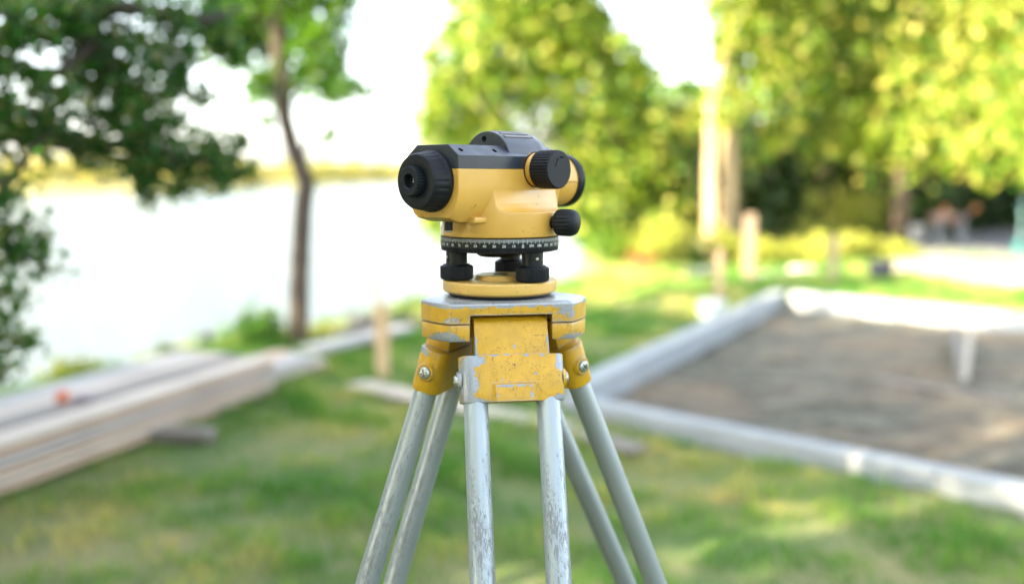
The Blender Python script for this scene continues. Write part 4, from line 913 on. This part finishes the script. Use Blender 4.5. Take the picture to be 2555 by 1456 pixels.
for s_ in (-81.3, -36.6):
    h = bmesh.new(); lathe(h, [(2.7, -5), (2.7, 5)], 20, M=axis_M((27.2, s_, ZA + 28.4), nb)); hl.append(h)
gv = []
for a in (92, 80, 68, 56):
    g_ = bmesh.new(); r_ = 31.4; p_ = Vector((r_ * math.cos(R(a)), 0, ZC + r_ * math.sin(R(a))))
    box(g_, -1.5, 1.5, -14, 29, -.9, 2.4, M=Matrix.Translation(p_) @ Matrix.Rotation(PI / 2 - R(a), 4, 'Y')); gv.append(g_)
bm = boolean(bm, [hole] + hl + gv)
L_('top_cover', bm, GREY_COVER, 28)
bm = bmesh.new()
for a in (92, 80, 68, 56):
    r_ = 30.7; p_ = Vector((r_ * math.cos(R(a)), 0, ZC + r_ * math.sin(R(a)))); box(bm, -1.0, 1.0, -12, 27, -.6, 1.5, .4, 1, M=Matrix.Translation(p_) @ Matrix.Rotation(PI / 2 - R(a), 4, 'Y'))
tag(L_('grip_ribs', bm, plain('lit_rib_plastic', (0.16, 0.145, 0.145), .4)), kind='stuff')  # lighter pinkish grey paints in the light caught along the grooves
# eyepiece
def emod(i, a, k_): return (-0.9 * (0.5 + 0.5 * math.cos(26 * a)) ** 3 if i in (5, 6) else 0.0)
bm = bmesh.new(); lathe(bm, [(12, 111.6), (14.5, 112.4), (21.8, 112.9), (24.2, 112.2), (25.4, 110.2), (26.6, 103), (27.2, 97.4), (27.7, 95.6), (28.3, 95.0), (28.3, 91.6), (27, 90.8), (0, 90.8)], 208, emod, M=axis_M((0, 0, ZA), (0, -1, 0)) ); L_('eyepiece_collar', bm, RUB, 40)
def e2mod(i, a, k_): return (-0.9 if i in (3, 4) and k_ % 6 in (3, 4, 5) else 0.0)
ey = bmesh.new(); lathe(ey, [(6.3, 114), (6.3, 120.0), (7.2, 121), (12.6, 121.2), (13.7, 120.4), (13.9, 113.2), (12.6, 111.8), (12, 111.8)], 180, lambda i, a, k_: (-0.9 if i in (4, 5) and k_ % 6 in (3, 4, 5) else 0.0), M=axis_M((0, 0, ZA), (0, -1, 0)), cap=False); L_('eyepiece', ey, RUB, 35)
bm = bmesh.new(); lathe(bm, [(6.4, 114.2), (3.4, 114.8)], 32, M=axis_M((0, 0, ZA), (0, -1, 0)), cap=False); L_('eyepiece_bore', bm, DARKHOLE)
bm = bmesh.new(); lathe(bm, [(3.5, 114.6), (2.0, 115.5), (0, 115.9)], 32, M=axis_M((0, 0, ZA), (0, -1, 0)), cap=False); L_('eye_lens', bm, gl)
# focus knob on its boss
FS, FZ = 15.0, 123.6
bm = bmesh.new(); lathe(bm, [(17.0, 22), (16.2, 34), (15.9, 39.6), (15.2, 40.4), (0, 40.4)], 72, M=axis_M((0, FS, FZ), (1, 0, 0))); L_('focus_boss', bm, CREAM)
bm = bmesh.new(); lathe(bm, [(17.2, 33.3), (17.2, 34.3), (16.4, 34.4)], 72, M=axis_M((0, FS, FZ), (1, 0, 0)), cap=False); L_('boss_gasket', bm, RUB)
bm = bmesh.new(); lathe(bm, [(8, 40.0), (16.5, 40.2), (18.2, 41.4), (18.6, 42.6), (18.6, 61.6), (18.2, 63.2), (17.2, 63.9), (0, 64.0)], 228, lambda i, a, k_: (-0.85 if i in (3, 4) and k_ % 6 in (0, 1, 2) else 0.0), M=axis_M((0, FS, FZ), (1, 0, 0))); kn = L_('focus_knob', bm, RUB, 32)
bm = bmesh.new()                                     # the arrow and infinity mark on the knob face
pts = [(64.15, FS + 13.5 * math.cos(a) - 12.5, FZ + 1 + 10 * math.sin(a)) for a in np.linspace(-.15, .95, 9)]
pts = [(64.12, FS - 5.6 + 3.4 * q - 0.4 * q * q, FZ + 2.5 + 8 * q) for q in np.linspace(0, 1, 8)]
tube(bm, pts, [.28] * 8, 6); e = Vector(pts[-1])
tube(bm, [e + Vector((0, .3, .5)), e + Vector((0, -1.2, -1.0))], [.28, .2], 6); tube(bm, [e + Vector((0, .3, .5)), e + Vector((0, .9, -1.6))], [.28, .2], 6)
for dz in (-1.0, 1.0):
    cpt = Vector((64.12, FS + 3.8 + dz, FZ + 11.8)); tube(bm, [cpt + Vector((0, .95 * math.cos(a), 1.1 * math.sin(a))) for a in np.linspace(0, 2 * PI, 13)], [.27] * 13, 6)
L_('knob_marking', bm, BLACK, 40, kn)
# slow motion knob
d_ = Vector((.968, .24, 0)).normalized()
bm = bmesh.new(); lathe(bm, [(6.2, 50), (6.2, 70)], 32, M=axis_M((0, 0, 73), d_)); L_('knob_shaft', bm, BLACK)
bm = bmesh.new(); lathe(bm, [(8.0, 62.0), (10.4, 62.6), (12.4, 64.6), (13.0, 67), (13.0, 77), (12.4, 80), (10.8, 82.8), (7.8, 84.6), (4, 85.8), (0, 86.2)], 160, lambda i, a, k_: (-0.85 * max(0, math.cos(20 * a)) if i in (2, 3, 4) else 0.0), M=axis_M((0, 0, 73), d_)); L_('slow_motion_knob', bm, RUB, 45)
# index window, pointer and plug on the left of the base
aw = FACE + PHI - R(80)
vs, fs = [], []
for i in range(9):
    a = aw + R(-9 + 18 * i / 8)
    for r_, z_ in ((58.0, 60.2), (58.75, 60.2), (58.75, 73.5), (58.0, 73.5)): vs.append((r_ * math.cos(a) / 1000, r_ * math.sin(a) / 1000, z_ / 1000))
for i in range(8):
    for j in range(4): fs.append((i * 4 + j, i * 4 + (j + 1) % 4, (i + 1) * 4 + (j + 1) % 4, (i + 1) * 4 + j))
fs += [(0, 1, 2, 3), (35, 34, 33, 32)]
me = bpy.data.meshes.new('index_window'); me.from_pydata(vs, [], fs); iw = link_mesh('index_window', me, plain('clear_white_plastic', (.78, .78, .74), .12, var=.03), lev)
bm = bmesh.new()
for pl in ([(-.6, 60.3), (.6, 60.3), (.6, 66.5), (-.6, 66.5)], [(-1.5, 66.5), (1.5, 66.5), (0, 71)]):
    q = [bm.verts.new((58.95 * math.cos(aw + R(5) + x_ / 58), 58.95 * math.sin(aw + R(5) + x_ / 58), z_)) for x_, z_ in pl]; bm.faces.new(q)
L_('index_arrow', bm, BLACK, 30, iw)
bm = bmesh.new(); lathe(bm, [(4.0, 66.5), (4.0, 76)], 28, M=Matrix.Translation((0, -71, 0))); L_('release_button', bm, BLACK)
bm = bmesh.new(); lathe(bm, [(0, 65.2), (3.1, 65.2), (3.4, 65.8), (3.4, 66.6)], 28, M=Matrix.Translation((0, -71, 0))); L_('button_tip', bm, STEEL)
